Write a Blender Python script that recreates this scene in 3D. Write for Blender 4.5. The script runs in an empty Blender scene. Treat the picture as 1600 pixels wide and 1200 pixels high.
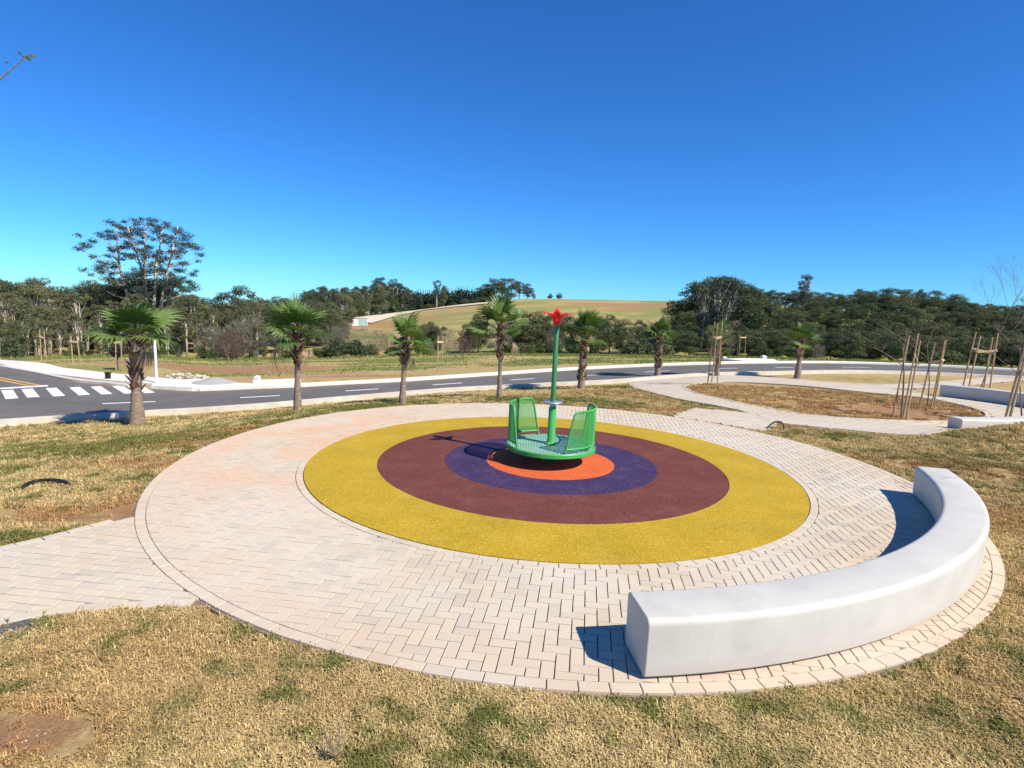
import bpy, bmesh, math, random
import numpy as np
from mathutils import Vector, Matrix
R = math.radians
scene = bpy.context.scene
col = scene.collection

# ------------------------------------------------------------------ camera
FPX, PITCH, ROLL, CAMH = 890.88, R(7.4537), R(2.339), 2.5
cam_d = bpy.data.cameras.new('camera'); cam = bpy.data.objects.new('camera', cam_d); col.objects.link(cam)
cam_d.sensor_width = 36; cam_d.lens = 36 * FPX / 1600; cam_d.clip_end = 6000; cam_d.clip_start = .05
_F = Vector((0, math.cos(PITCH), -math.sin(PITCH))); _U = Vector((0, math.sin(PITCH), math.cos(PITCH))); _R = Vector((1, 0, 0))
_X = _R * math.cos(ROLL) + _U * math.sin(ROLL); _Y = _U * math.cos(ROLL) - _R * math.sin(ROLL)
cam.matrix_world = Matrix(((_X.x, _Y.x, -_F.x, 0), (_X.y, _Y.y, -_F.y, 0), (_X.z, _Y.z, -_F.z, CAMH), (0, 0, 0, 1)))
scene.camera = cam

# ------------------------------------------------------------------ sky, sun, exposure
SUN_DIR = Vector((.822, -.569, 1.025)).normalized()         # towards the sun
SUN_EL = math.asin(SUN_DIR.z); SUN_AZ = math.atan2(SUN_DIR.x, SUN_DIR.y)
world = bpy.data.worlds.new('World'); scene.world = world; world.use_nodes = True
nt = world.node_tree; nt.nodes.clear()
sky = nt.nodes.new('ShaderNodeTexSky'); sky.sky_type = 'NISHITA'; sky.sun_disc = False
sky.sun_elevation = SUN_EL; sky.sun_rotation = SUN_AZ
sky.altitude = 900; sky.air_density = 1.0; sky.dust_density = .0; sky.ozone_density = 4.0
hsv = nt.nodes.new('ShaderNodeHueSaturation'); hsv.inputs['Saturation'].default_value = 1.12
bg = nt.nodes.new('ShaderNodeBackground'); bg.inputs['Strength'].default_value = .098
wo = nt.nodes.new('ShaderNodeOutputWorld')
wb = nt.nodes.new('ShaderNodeMix'); wb.data_type = 'RGBA'; wb.blend_type = 'MULTIPLY'; wb.inputs[0].default_value = 1; wb.inputs[7].default_value = (.34, .79, 1.24, 1)   # the camera's white balance
nt.links.new(sky.outputs[0], hsv.inputs['Color']); nt.links.new(hsv.outputs[0], wb.inputs[6]); nt.links.new(wb.outputs[2], bg.inputs[0]); nt.links.new(bg.outputs[0], wo.inputs[0])
sun_d = bpy.data.lights.new('sun', 'SUN'); sun_d.energy = 5.0; sun_d.angle = R(.53); sun_d.color = (1, .925, .78)
sun = bpy.data.objects.new('sun', sun_d); col.objects.link(sun)
sun.rotation_euler = (-SUN_DIR).to_track_quat('-Z', 'Y').to_euler(); sun.location = (20, -14, 30)
vs = scene.view_settings; vs.view_transform = 'Standard'; vs.look = 'None'; vs.exposure = .47; vs.gamma = 1; vs.use_curve_mapping = False

# ------------------------------------------------------------------ mesh helpers
def link(o, parent=None):
    col.objects.link(o)
    if parent is not None: o.parent = parent
    return o
def tag(o, label=None, cat=None, group=None, kind=None):
    if label: o['label'] = label
    if cat: o['category'] = cat
    if group: o['group'] = group
    if kind: o['kind'] = kind
    return o
def empty(name, loc=(0, 0, 0), rz=0):
    o = bpy.data.objects.new(name, None); o.empty_display_size = .1; o.location = loc; o.rotation_euler = (0, 0, rz); return link(o)
def mesh(name, V, F, mat=None, smooth=False):
    me = bpy.data.meshes.new(name)
    if isinstance(F, np.ndarray):
        V = np.asarray(V, dtype=np.float32); k = F.shape[1]; n = F.shape[0]
        me.vertices.add(len(V)); me.vertices.foreach_set('co', V.ravel())
        me.loops.add(n * k); me.loops.foreach_set('vertex_index', F.astype(np.int32).ravel())
        me.polygons.add(n); me.polygons.foreach_set('loop_start', np.arange(0, n * k, k, dtype=np.int32))
        me.update(calc_edges=True)
    else:
        me.from_pydata([tuple(map(float, v)) for v in V], [], F)
    if smooth: me.polygons.foreach_set('use_smooth', np.ones(len(me.polygons), dtype=bool))
    if mat: me.materials.append(mat)
    me.update(); return me
def ob(name, me, parent=None, loc=(0, 0, 0), rot=(0, 0, 0), scale=1):
    o = bpy.data.objects.new(name, me); o.location = loc; o.rotation_euler = rot
    o.scale = (scale,) * 3 if not hasattr(scale, '__len__') else scale
    return link(o, parent)
class MB:
    def __init__(s): s.V = []; s.F = []
    def add(s, V, F):
        b = len(s.V); s.V += [tuple(map(float, v)) for v in V]; s.F += [tuple(i + b for i in f) for f in F]; return s
    def box(s, c, d, rot=None):
        x, y, z = (q / 2 for q in d); P = [Vector(p) for p in ((-x, -y, -z), (x, -y, -z), (x, y, -z), (-x, y, -z), (-x, -y, z), (x, -y, z), (x, y, z), (-x, y, z))]
        if rot is not None: P = [rot @ p for p in P]
        c = Vector(c); return s.add([p + c for p in P], [(0, 3, 2, 1), (4, 5, 6, 7), (0, 1, 5, 4), (1, 2, 6, 5), (2, 3, 7, 6), (3, 0, 4, 7)])
    def tube(s, pts, rad, n=8, cap=True):
        pts = [Vector(p) for p in pts]; m = len(pts)
        if not hasattr(rad, '__len__'): rad = [rad] * m
        V = []; F = []; up = Vector((0, 0, 1)); prev = None
        for i, p in enumerate(pts):
            t = (pts[min(i + 1, m - 1)] - pts[max(i - 1, 0)]).normalized()
            if prev is None:
                a = Vector((1, 0, 0)) if abs(t.z) > .9 else up
                u = t.cross(a).normalized()
            else:
                u = (prev - t * prev.dot(t)); u = u.normalized() if u.length > 1e-6 else t.orthogonal().normalized()
            prev = u; w = t.cross(u)
            for k in range(n):
                an = 2 * math.pi * k / n; V.append(p + (u * math.cos(an) + w * math.sin(an)) * rad[i])
        for i in range(m - 1):
            for k in range(n):
                a, b = i * n + k, i * n + (k + 1) % n; F.append((a, b, b + n, a + n))
        if cap: F.append(tuple(range(n - 1, -1, -1))); F.append(tuple((m - 1) * n + k for k in range(n)))
        return s.add(V, F)
    def lathe(s, prof, n=48, c=(0, 0, 0)):
        V = []; F = []; m = len(prof)
        for k in range(n):
            a = 2 * math.pi * k / n
            for r_, z_ in prof: V.append((c[0] + r_ * math.cos(a), c[1] + r_ * math.sin(a), c[2] + z_))
        for k in range(n):
            for i in range(m - 1):
                a = k * m + i; b = ((k + 1) % n) * m + i; F.append((a, b, b + 1, a + 1))
        return s.add(V, F)
    def build(s, name, mat, parent=None, smooth=False, loc=(0, 0, 0), rot=(0, 0, 0), bevel=0):
        o = ob(name, mesh(name, s.V, s.F, mat, smooth), parent, loc, rot)
        if bevel:
            m = o.modifiers.new('bevel', 'BEVEL'); m.width = bevel; m.segments = 2; m.limit_method = 'ANGLE'
        return o
def autosmooth(o, ang=40):
    me = o.data; me.polygons.foreach_set('use_smooth', np.ones(len(me.polygons), dtype=bool))
    bm = bmesh.new(); bm.from_mesh(me)
    bmesh.ops.recalc_face_normals(bm, faces=bm.faces)
    for e in bm.edges:
        e.smooth = not (len(e.link_faces) == 2 and e.calc_face_angle(0) > R(ang))
    bm.to_mesh(me); bm.free(); return o
def children(o): return [c for c in bpy.data.objects if c.parent == o]
def copy_tree(o, kids, loc, rz, sc):
    c = o.copy(); col.objects.link(c); c.location = loc; c.rotation_euler = (0, 0, rz); c.scale = (sc,) * 3 if not hasattr(sc, '__len__') else sc
    for k in kids:
        q = k.copy(); col.objects.link(q); q.parent = c
    return c

# ------------------------------------------------------------------ material helpers
class NT:
    def __init__(s, name):
        s.m = bpy.data.materials.new(name); s.m.use_nodes = True; s.t = s.m.node_tree; s.N = s.t.nodes; s.L = s.t.links
        s.N.clear(); s.out = s.N.new('ShaderNodeOutputMaterial'); s.b = s.N.new('ShaderNodeBsdfPrincipled'); s.L.new(s.b.outputs[0], s.out.inputs[0])
        s.b.inputs['Specular IOR Level'].default_value = .3
    def n(s, t, **k):
        q = s.N.new(t)
        for a, v in k.items(): setattr(q, a, v)
        return q
    def set(s, i, v):
        if hasattr(v, 'is_linked') or isinstance(v, bpy.types.NodeSocket): s.L.new(v, i)
        elif hasattr(v, '__len__') and len(v) == 3 and i.type == 'RGBA': i.default_value = (*v, 1)
        else: i.default_value = v
    def pos(s): return s.n('ShaderNodeNewGeometry').outputs['Position']
    def obj(s): return s.n('ShaderNodeTexCoord').outputs['Object']
    def noise(s, scale, detail=4, rough=.55, vec=None, dist=0):
        q = s.n('ShaderNodeTexNoise'); q.inputs['Scale'].default_value = scale; q.inputs['Detail'].default_value = detail
        q.inputs['Roughness'].default_value = rough; q.inputs['Distortion'].default_value = dist
        s.L.new(vec if vec is not None else s.pos(), q.inputs['Vector']); return q.outputs['Fac']
    def ramp(s, fac, stops, interp='LINEAR'):
        q = s.n('ShaderNodeValToRGB'); q.color_ramp.interpolation = interp; e = q.color_ramp.elements
        while len(e) < len(stops): e.new(.5)
        for el, (p, c) in zip(e, stops): el.position = p; el.color = (*c, 1) if hasattr(c, '__len__') else (c, c, c, 1)
        s.L.new(fac, q.inputs[0]); return q.outputs[0]
    def mix(s, fac, a, b, mode='MIX'):
        q = s.n('ShaderNodeMix', data_type='RGBA', blend_type=mode)
        s.set(q.inputs[0], fac); s.set(q.inputs[6], a); s.set(q.inputs[7], b); return q.outputs[2]
    def math(s, op, a, b=0, c=0):
        q = s.n('ShaderNodeMath', operation=op); s.set(q.inputs[0], a); s.set(q.inputs[1], b); s.set(q.inputs[2], c); return q.outputs[0]
    def attr(s, name, t='GEOMETRY'):
        q = s.n('ShaderNodeAttribute'); q.attribute_name = name; q.attribute_type = t; return q
    def bump(s, h, strength=.3, dist=.01):
        q = s.n('ShaderNodeBump'); q.inputs['Strength'].default_value = strength; q.inputs['Distance'].default_value = dist
        s.L.new(h, q.inputs['Height']); s.L.new(q.outputs[0], s.b.inputs['Normal'])
    def rnd(s):     # per object plus per island
        a = s.n('ShaderNodeObjectInfo').outputs['Random']; b = s.n('ShaderNodeNewGeometry').outputs['Random Per Island']
        return s.math('FRACT', s.math('ADD', a, b))
    def done(s, color, rough=.8, spec=None, metal=0):
        s.set(s.b.inputs['Base Color'], color); s.set(s.b.inputs['Roughness'], rough); s.b.inputs['Metallic'].default_value = metal
        if spec is not None: s.b.inputs['Specular IOR Level'].default_value = spec
        return s.m
M = {}
def plain(name, c, rough=.6, var=.12, scale=8, bump=0, metal=0, spec=.3):
    t = NT(name); f = t.noise(scale, 5)
    k = t.mix(t.ramp(f, [(.3, 0), (.7, 1)]), [x * (1 - var) for x in c], [min(1, x * (1 + var)) for x in c])
    if bump: t.bump(t.noise(scale * 6, 4), bump, .01)
    M[name] = t.done(k, rough, spec, metal); return M[name]

# pavers: sand-coloured concrete with laitance and reddish soil rubbed in
t = NT('paver'); f = t.rnd()
base = t.ramp(f, [(0, (.45, .38, .28)), (.3, (.56, .475, .345)), (.55, (.50, .435, .335)), (.8, (.59, .48, .335)), (1, (.42, .375, .30))])
pale = t.ramp(t.noise(.55, 5, .6), [(.40, 0), (.62, 1)])
base = t.mix(t.math('MULTIPLY', pale, .5), base, (.62, .585, .51))
soil = t.attr('soil'); smask = t.ramp(t.noise(.8, 6, .62, dist=.6), [(.47, 0), (.66, 1)])
base = t.mix(t.math('MULTIPLY', smask, .30), base, (.57, .36, .22))
zone = t.n('ShaderNodeVectorMath', operation='DISTANCE'); t.L.new(t.pos(), zone.inputs[0]); zone.inputs[1].default_value = (-3.2, 10.4, 0)
zm = t.ramp(t.math('DIVIDE', zone.outputs['Value'], 5.0), [(.2, 1.0), (1.0, 0)])
zn = t.ramp(t.noise(1.1, 5, .6, dist=.4), [(.36, 0), (.62, 1)])
base = t.mix(t.math('MULTIPLY', zm, zn), base, (.62, .35, .19))
rz_ = t.n('ShaderNodeVectorMath', operation='DISTANCE'); t.L.new(t.pos(), rz_.inputs[0]); rz_.inputs[1].default_value = (.69, 9.33, 0)
rm_ = t.ramp(t.math('DIVIDE', rz_.outputs['Value'], 6.2), [(.80, 0), (.90, .65), (.945, .65), (.96, .15)]); rn_ = t.ramp(t.noise(1.6, 5, .6), [(.36, .15), (.62, 1)])
base = t.mix(t.math('MULTIPLY', rm_, rn_), base, (.58, .43, .30))
fine = t.noise(160, 3, .7)
base = t.mix(.22, base, t.ramp(fine, [(.3, (.33, .28, .23)), (.7, (.74, .68, .6))]))
blot = t.ramp(t.noise(9, 5, .7), [(.56, 0), (.74, 1)])
base = t.mix(t.math('MULTIPLY', blot, .22), base, (.40, .35, .29))
t.bump(fine, .25, .003); M['paver'] = t.done(base, .9, .15)
t = NT('sand_bed'); M['sand_bed'] = t.done(t.ramp(t.noise(40, 4), [(.3, (.17, .13, .09)), (.7, (.28, .22, .15))]), .95, .1)

def rubber(name, c, light):
    t = NT(name); v = t.n('ShaderNodeTexVoronoi'); v.inputs['Scale'].default_value = 95; t.L.new(t.pos(), v.inputs['Vector'])
    sep = t.n('ShaderNodeSeparateColor'); t.L.new(v.outputs['Color'], sep.inputs[0])
    g = t.ramp(sep.outputs[0], [(0, [x * .72 for x in c]), (.5, c), (.90, [min(1, x * 1.15) for x in c]), (.965, light)])
    w = t.ramp(t.noise(1.3, 5, .6), [(.3, (.86, .86, .86)), (.7, (1.06, 1.06, 1.06))])
    dust = t.ramp(t.noise(2.6, 6, .65), [(.50, 0), (.8, .07)])
    g = t.mix(dust, t.mix(1, g, w, 'MULTIPLY'), (.45, .36, .26))
    t.bump(v.outputs['Distance'], .5, .004); M[name] = t.done(g, .85, .12)
rubber('rubber_yellow', (.45, .295, .022), (.58, .43, .10))
rubber('rubber_brown', (.150, .046, .038), (.22, .10, .08))
rubber('rubber_purple', (.050, .030, .090), (.13, .10, .18))
rubber('rubber_orange', (.62, .115, .035), (.72, .25, .11))

# smooth white concrete of the benches
t = NT('concrete_white'); a = t.noise(2.2, 6, .6); b = t.noise(55, 4, .6)
c = t.ramp(a, [(.28, (.47, .45, .405)), (.5, (.53, .508, .46)), (.72, (.57, .55, .50))])
c = t.mix(t.ramp(t.noise(7, 6, .7), [(.55, 0), (.78, .3)]), c, (.42, .415, .40))
mp = t.n('ShaderNodeMapping'); mp.inputs['Scale'].default_value = (9, 9, .7); t.L.new(t.pos(), mp.inputs[0])
c = t.mix(t.ramp(t.noise(1, 5, .65, mp.outputs[0]), [(.58, 0), (.8, .25)]), c, (.40, .385, .36))
c = t.mix(t.ramp(t.noise(240, 2, .6), [(.68, 0), (.76, .45)]), c, (.30, .29, .28))
sz = t.n('ShaderNodeSeparateXYZ'); t.L.new(t.pos(), sz.inputs[0])
c = t.mix(t.math('MULTIPLY', t.ramp(sz.outputs[2], [(.0, 1), (.14, 0)]), t.ramp(a, [(.3, .1), (.7, .6)])), c, (.34, .27, .20))
t.bump(t.math('ADD', b, t.math('MULTIPLY', a, 2)), .18, .006); M['concrete_white'] = t.done(c, .62, .3)
t = NT('concrete'); c = t.ramp(t.noise(3, 6, .6), [(.3, (.52, .47, .38)), (.7, (.68, .63, .53))])
c = t.mix(t.ramp(t.noise(.7, 5, .6), [(.45, 0), (.7, .5)]), c, (.55, .40, .25)); t.bump(t.noise(60), .3, .005); M['concrete'] = t.done(c, .85, .2)
t = NT('concrete_pale'); c = t.ramp(t.noise(2, 6, .6), [(.3, (.62, .58, .50)), (.7, (.76, .73, .66))]); t.bump(t.noise(60), .3, .005); M['concrete_pale'] = t.done(c, .85, .2)

# asphalt: dust collects on the gutters
t = NT('asphalt'); e = t.attr('edge').outputs['Fac']
c = t.ramp(t.noise(.9, 6, .6), [(.3, (.105, .098, .092)), (.7, (.145, .134, .125))])
c = t.mix(.3, c, t.ramp(t.noise(90, 3, .8), [(.3, (.03, .03, .03)), (.7, (.24, .225, .21))]))
dm = t.math('MULTIPLY', e, t.ramp(t.noise(1.5, 6, .65, dist=.5), [(.3, .15), (.65, 1)]))
c = t.mix(dm, c, (.25, .17, .11)); t.bump(t.noise(220, 2), .4, .006); c2_ = t.ramp(t.noise(.28, 5, .6, dist=1.2), [(.5, 0), (.62, .45)]); c = t.mix(c2_, c, (.17, .15, .132)); M['asphalt'] = t.done(c, .88, .25)
plain('road_paint', (.74, .74, .72), .7, .12, 6); plain('road_paint_orange', (.62, .34, .08), .7, .15, 6)

plain('green_paint', (.060, .36, .085), .38, .10, 5, spec=.5)
plain('green_paint_dark', (.038, .19, .06), .42, .1, 5, spec=.5)
plain('red_paint', (.72, .022, .018), .32, .08, 5, spec=.5)
plain('steel_grey', (.42, .45, .50), .38, .12, 9, metal=.55)
t = NT('tread_plate'); w1 = t.n('ShaderNodeTexWave'); w1.inputs['Scale'].default_value = 5; w2 = t.n('ShaderNodeTexWave'); w2.inputs['Scale'].default_value = 5
mp = t.n('ShaderNodeMapping'); mp.inputs['Rotation'].default_value = (0, 0, R(45)); mp2 = t.n('ShaderNodeMapping'); mp2.inputs['Rotation'].default_value = (0, 0, R(-45))
oc = t.obj(); t.L.new(oc, mp.inputs[0]); t.L.new(oc, mp2.inputs[0]); t.L.new(mp.outputs[0], w1.inputs[0]); t.L.new(mp2.outputs[0], w2.inputs[0])
hgt = t.math('MULTIPLY', w1.outputs['Fac'], w2.outputs['Fac']); t.bump(hgt, .8, .006)
c = t.mix(t.ramp(hgt, [(.35, 0), (.6, 1)]), (.09, .27, .16), (.48, .66, .54)); c = t.mix(t.ramp(t.noise(3, 5), [(.4, 0), (.7, .4)]), c, (.42, .46, .38))
M['tread_plate'] = t.done(c, .36, .5)

t = NT('stake_wood'); mp = t.n('ShaderNodeMapping'); mp.inputs['Scale'].default_value = (14, 14, 1.2); t.L.new(t.obj(), mp.inputs[0])
c = t.ramp(t.noise(2, 5, .6, mp.outputs[0]), [(.25, (.22, .135, .075)), (.5, (.42, .29, .165)), (.75, (.58, .44, .27))]); t.bump(t.noise(6, 4, .6, mp.outputs[0]), .4, .01); M['stake_wood'] = t.done(c, .85, .2)
plain('batten_wood', (.66, .50, .30), .8, .15, 10); plain('white_pole', (.80, .80, .80), .45, .05, 4)
plain('hose_black', (.018, .018, .018), .5, .2, 20); plain('hose_green', (.035, .055, .025), .55, .2, 20)
plain('bark_grey', (.22, .17, .13), .9, .35, 20, .6); plain('bark_pale', (.50, .45, .37), .85, .35, 3, .4); plain('bark_brown', (.15, .105, .075), .9, .35, 6, .4)
t = NT('palm_trunk'); sz = t.n('ShaderNodeSeparateXYZ'); t.L.new(t.obj(), sz.inputs[0])
mp = t.n('ShaderNodeMapping'); mp.inputs['Scale'].default_value = (7, 7, 26); t.L.new(t.obj(), mp.inputs[0])
c = t.ramp(t.noise(1, 6, .7, mp.outputs[0]), [(.25, (.10, .075, .055)), (.5, (.27, .20, .15)), (.75, (.40, .32, .25))]); t.bump(t.noise(1, 6, .7, mp.outputs[0]), .9, .03); M['palm_trunk'] = t.done(c, .92, .15)
t = NT('leaf_base'); c = t.ramp(t.rnd(), [(0, (.08, .045, .03)), (.45, (.20, .11, .07)), (.75, (.36, .23, .15)), (1, (.52, .40, .29))]); M['leaf_base'] = t.done(c, .8, .25)

def foliage(name, stops, trans=.25, rough=.55, objvar=.5, spec=.25):
    t = NT(name); isl = t.n('ShaderNodeNewGeometry').outputs['Random Per Island']; orr = t.n('ShaderNodeObjectInfo').outputs['Random']
    f = t.math('ADD', t.math('MULTIPLY', isl, 1 - objvar), t.math('MULTIPLY', orr, objvar))
    c = t.ramp(f, stops); t.done(c, rough, spec)
    tr = t.n('ShaderNodeBsdfTranslucent'); t.L.new(t.mix(1, c, (1.25, 1.35, .7), 'MULTIPLY'), tr.inputs[0])
    mx = t.n('ShaderNodeMixShader'); mx.inputs[0].default_value = trans
    t.L.new(t.b.outputs[0], mx.inputs[1]); t.L.new(tr.outputs[0], mx.inputs[2]); t.L.new(mx.outputs[0], t.out.inputs[0]); M[name] = t.m
foliage('palm_green', [(0, (.048, .10, .022)), (.5, (.11, .185, .042)), (1, (.22, .30, .085))], .26, .4, .75, .4)
foliage('palm_dry', [(0, (.24, .16, .09)), (.5, (.40, .29, .18)), (1, (.54, .43, .28))], .2, .7, .6)
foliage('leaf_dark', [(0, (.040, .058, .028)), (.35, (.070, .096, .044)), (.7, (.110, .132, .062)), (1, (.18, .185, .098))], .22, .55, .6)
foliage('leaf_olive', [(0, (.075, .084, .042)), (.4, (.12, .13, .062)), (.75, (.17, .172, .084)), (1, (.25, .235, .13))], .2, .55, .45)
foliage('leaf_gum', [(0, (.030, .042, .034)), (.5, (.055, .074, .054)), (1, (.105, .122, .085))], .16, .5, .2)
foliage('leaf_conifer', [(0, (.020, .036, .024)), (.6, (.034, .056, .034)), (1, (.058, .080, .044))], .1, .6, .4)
foliage('leaf_bush', [(0, (.030, .055, .014)), (.5, (.060, .095, .024)), (1, (.11, .15, .045))], .22, .5, .5)
foliage('twig_grey', [(0, (.115, .105, .08)), (.5, (.18, .165, .125)), (1, (.25, .23, .18))], .0, .8, .5)
foliage('twig_red', [(0, (.075, .045, .038)), (1, (.15, .095, .08))], .0, .8, .5)
foliage('meadow_blade', [(0, (.11, .17, .03)), (.45, (.16, .22, .045)), (.75, (.26, .28, .085)), (1, (.42, .35, .16))], .3, .6, .0)
foliage('reed_blade', [(0, (.17, .16, .07)), (.5, (.26, .23, .11)), (1, (.36, .30, .16))], .3, .6, .0)

# lawn colours as a function of place: straw turf with green tufts and red earth
def lawn_color(t, fine):
    c = t.attr('cover'); s = t.n('ShaderNodeSeparateColor'); t.L.new(c.outputs['Color'], s.inputs[0]); green, soil, lush = s.outputs
    p = t.pos()
    n1 = t.noise(.9, 6, .65, p); n2 = t.noise(3.2, 5, .65, p); n3 = t.noise(17, 4, .6, p)
    dry = t.ramp(n3, [(.25, (.30, .20, .075)), (.5, (.50, .355, .15)), (.75, (.64, .49, .24))])
    dry = t.mix(t.ramp(n2, [(.42, 0), (.7, .6)]), dry, (.32, .25, .09))
    dry = t.mix(t.ramp(n1, [(.45, 0), (.7, .55)]), dry, (.48, .29, .125))
    gcol = t.ramp(n3, [(.25, (.16, .15, .038)), (.5, (.26, .235, .065)), (.75, (.36, .31, .10))])
    gm = t.math('ADD', t.math('MULTIPLY', t.math('SUBTRACT', n2, .5), 2.6), t.math('SUBTRACT', green, .30))
    gm = t.math('ADD', gm, t.math('MULTIPLY', t.math('SUBTRACT', n1, .5), 1.2))
    gm = t.ramp(gm, [(.14, 0), (.42, 1)])
    k = t.mix(gm, dry, gcol)
    scol = t.ramp(t.noise(6, 6, .7, p), [(.25, (.20, .085, .038)), (.5, (.34, .165, .080)), (.75, (.46, .26, .14))])
    sm = t.math('ADD', t.math('MULTIPLY', t.math('SUBTRACT', n2, .5), 1.6), soil)
    sm = t.ramp(sm, [(.38, 0), (.66, 1)])
    k = t.mix(sm, k, scol)
    lcol = t.ramp(n2, [(.3, (.13, .18, .032)), (.7, (.25, .285, .07))])
    lm = t.ramp(t.math('ADD', t.math('MULTIPLY', t.math('SUBTRACT', n2, .5), 1.2), lush), [(.35, 0), (.65, 1)])
    k = t.mix(lm, k, lcol)
    return k, n3
t = NT('ground'); k, n3 = lawn_color(t, True)
k = t.mix(.30, k, t.ramp(t.noise(75, 4, .75), [(.3, (.10, .065, .03)), (.7, (.62, .48, .25))]))
t.bump(t.noise(38, 5, .75), .9, .03); M['ground'] = t.done(k, .95, .1)
t = NT('turf_blade')
# instanced blades: read the patch colour stored on every tuft
at_ = t.attr('tint', 'INSTANCER'); isl = t.n('ShaderNodeNewGeometry').outputs['Random Per Island']
k = t.mix(1, at_.outputs['Color'], t.ramp(isl, [(0, (.62, .60, .55)), (.5, (1, .98, .93)), (1, (1.36, 1.34, 1.28))]), 'MULTIPLY')
t.done(k, .7, .2); tr = t.n('ShaderNodeBsdfTranslucent'); t.L.new(k, tr.inputs[0]); mx = t.n('ShaderNodeMixShader'); mx.inputs[0].default_value = .25
t.L.new(t.b.outputs[0], mx.inputs[1]); t.L.new(tr.outputs[0], mx.inputs[2]); t.L.new(mx.outputs[0], t.out.inputs[0]); M['turf_blade'] = t.m
plain('rubble_white', (.50, .46, .40), .9, .25, 5, .5); plain('pebble', (.42, .33, .24), .9, .3, 40); plain('gravel_dark', (.13, .125, .12), .95, .5, 60, .8); plain('gravel_grey', (.36, .355, .34), .95, .35, 30, .8)
plain('wall_white', (.70, .69, .66), .8, .1, 1); plain('panel_teal', (.35, .52, .50), .6, .1, 1); plain('earth_road', (.62, .52, .40), .95, .15, .1, spec=.0)
plain('dark_bag', (.02, .018, .018), .7, .3, 12)

# ------------------------------------------------------------------ terrain
C = np.array([.69, 9.33])                                   # centre of the round plaza
def smooth_table(xs, ys):
    g = np.arange(-80, 80.01, .5); v = np.interp(g, xs, ys); k = np.exp(-.5 * (np.arange(-8, 9) / 3.5) ** 2); k /= k.sum()
    return g, np.convolve(np.pad(v, 8, mode='edge'), k, 'valid')
ZR = smooth_table([-60, -42, -30, -15, 0, 10, 20, 30, 45, 60], [-1.5, -1.5, -1.45, -1.2, -1.0, -.75, -.42, -.32, -.25, -.2])
def zr(a): return np.interp(a, *ZR)
KA = np.array([-42.4, -33.1, -28.6, -22.6, -20, -13.9, -5.7, .5, 7.7, 11, 24.2, 30.5, 36.1, 41]); KN = np.array([14.16, 14.16, 14.2, 14.55, 14.9, 15.7, 17.3, 18.5, 20.4, 21.6, 29.2, 34.2, 37.6, 39.6])
FA = np.array([-30.4, -21.2, -11.6, -5.7, 0, 14.1, 19, 24.1, 30.4, 36, 41.9]); FN = np.array([17.1, 17.45, 18.7, 20.15, 22, 28.9, 32, 36, 41.2, 44.7, 47.2])
rat = lambda a: (CAMH - zr(a)) / CAMH
NEAR = smooth_table(np.concatenate([[-75, -60, -50], KA, [50, 60, 75]]), np.concatenate([np.array([18.5, 15.6, 14.5]) * 1.6, KN * rat(KA), [43 * 1.1, 49 * 1.1, 60]]))
FAR = smooth_table(np.concatenate([[-75, -60, -45], FA, [50, 60, 75]]), np.concatenate([np.array([22.5, 19.5, 17.7]) * 1.6, FN * rat(FA), [51 * 1.1, 58 * 1.1, 72]]))
SLOPE = smooth_table([-60, -40, -20, 0, 15, 30, 60], [.083, .083, .078, .062, .060, .055, .05])
ZTOP = smooth_table([-60, -35, -22, -16, -13, -10, -7, -4.5, -2.6, 0, 3, 10, 14, 17, 22, 30, 38, 42, 60], [2, 0, -2, -3.3, -3.0, -1.2, 2.5, 5, 6.6, 8.8, 9.4, 10.3, 10.5, 10.2, 7, 5.5, 4.2, 2.5, 3])
DTOP = smooth_table([-60, -25, -15, -8, 12, 18, 23, 60], [300, 300, 330, 350, 350, 300, 175, 160])
DST = smooth_table([-60, -40, -28, -15, 0, 10, 16, 24, 40, 60], [8, 9, 11.5, 14.5, 16.2, 16.4, 15.5, 14.5, 15, 16])
def sstep(x): x = np.clip(x, 0, 1); return x * x * (3 - 2 * x)
def T(x, y):
    x = np.asarray(x, float); y = np.asarray(y, float)
    d = np.hypot(x, y); a = np.clip(np.degrees(np.arctan2(x, np.maximum(y, 1e-6))), -75, 75)
    z0 = zr(a); n = np.interp(a, *NEAR); fa = np.interp(a, *FAR); s = np.interp(a, *DST)
    u = np.clip((d - s) / (n - .6 - s), 0, 1); u = u + .10 * np.sin(2 * np.pi * u) * -.5
    z = z0 * u
    left = sstep((-a - 27) / 8) * 9.0                       # the side road runs on level before the slope
    e = np.maximum(0, d - fa - 1.5 - left); sl = np.interp(a, *SLOPE)
    dv = 108.; ev = np.maximum(0, dv - fa - 1.5 - left)
    z = z - sl * (np.sqrt(np.minimum(e, ev) ** 2 + 4) - 2)
    dt = np.interp(a, *DTOP); zv = z0 - sl * ev; zt = np.interp(a, *ZTOP)
    h = sstep((d - dv) / (dt - dv)) ** .9
    z = np.where(d > dv, z + (zt - zv) * h, z) - np.maximum(0, d - dt) * .02
    w = np.clip(1 - np.abs(d - (dv + dt) / 2) / ((dt - dv) / 2), 0, 1)
    z = z + w * .9 * np.sin(x * .035 + 1) * np.sin(y * .028)
    z = z + .52 * np.exp(-((x - 12.4) / 2.0) ** 2 - ((y - 12.7) / .80) ** 2)     # low mound of turf
    z = z - .24 * np.exp(-((x - 14.2) / 2.8) ** 2 - ((y - 15.2) / 1.1) ** 2)
    back = sstep(-y / 6); z = z * (1 - back)
    return z
def Tz(x, y): return float(T(x, y))
def ray(px, py):
    x = (px - 800) / FPX; y = (600 - py) / FPX; return (_X * x + _Y * y + _F)
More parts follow.
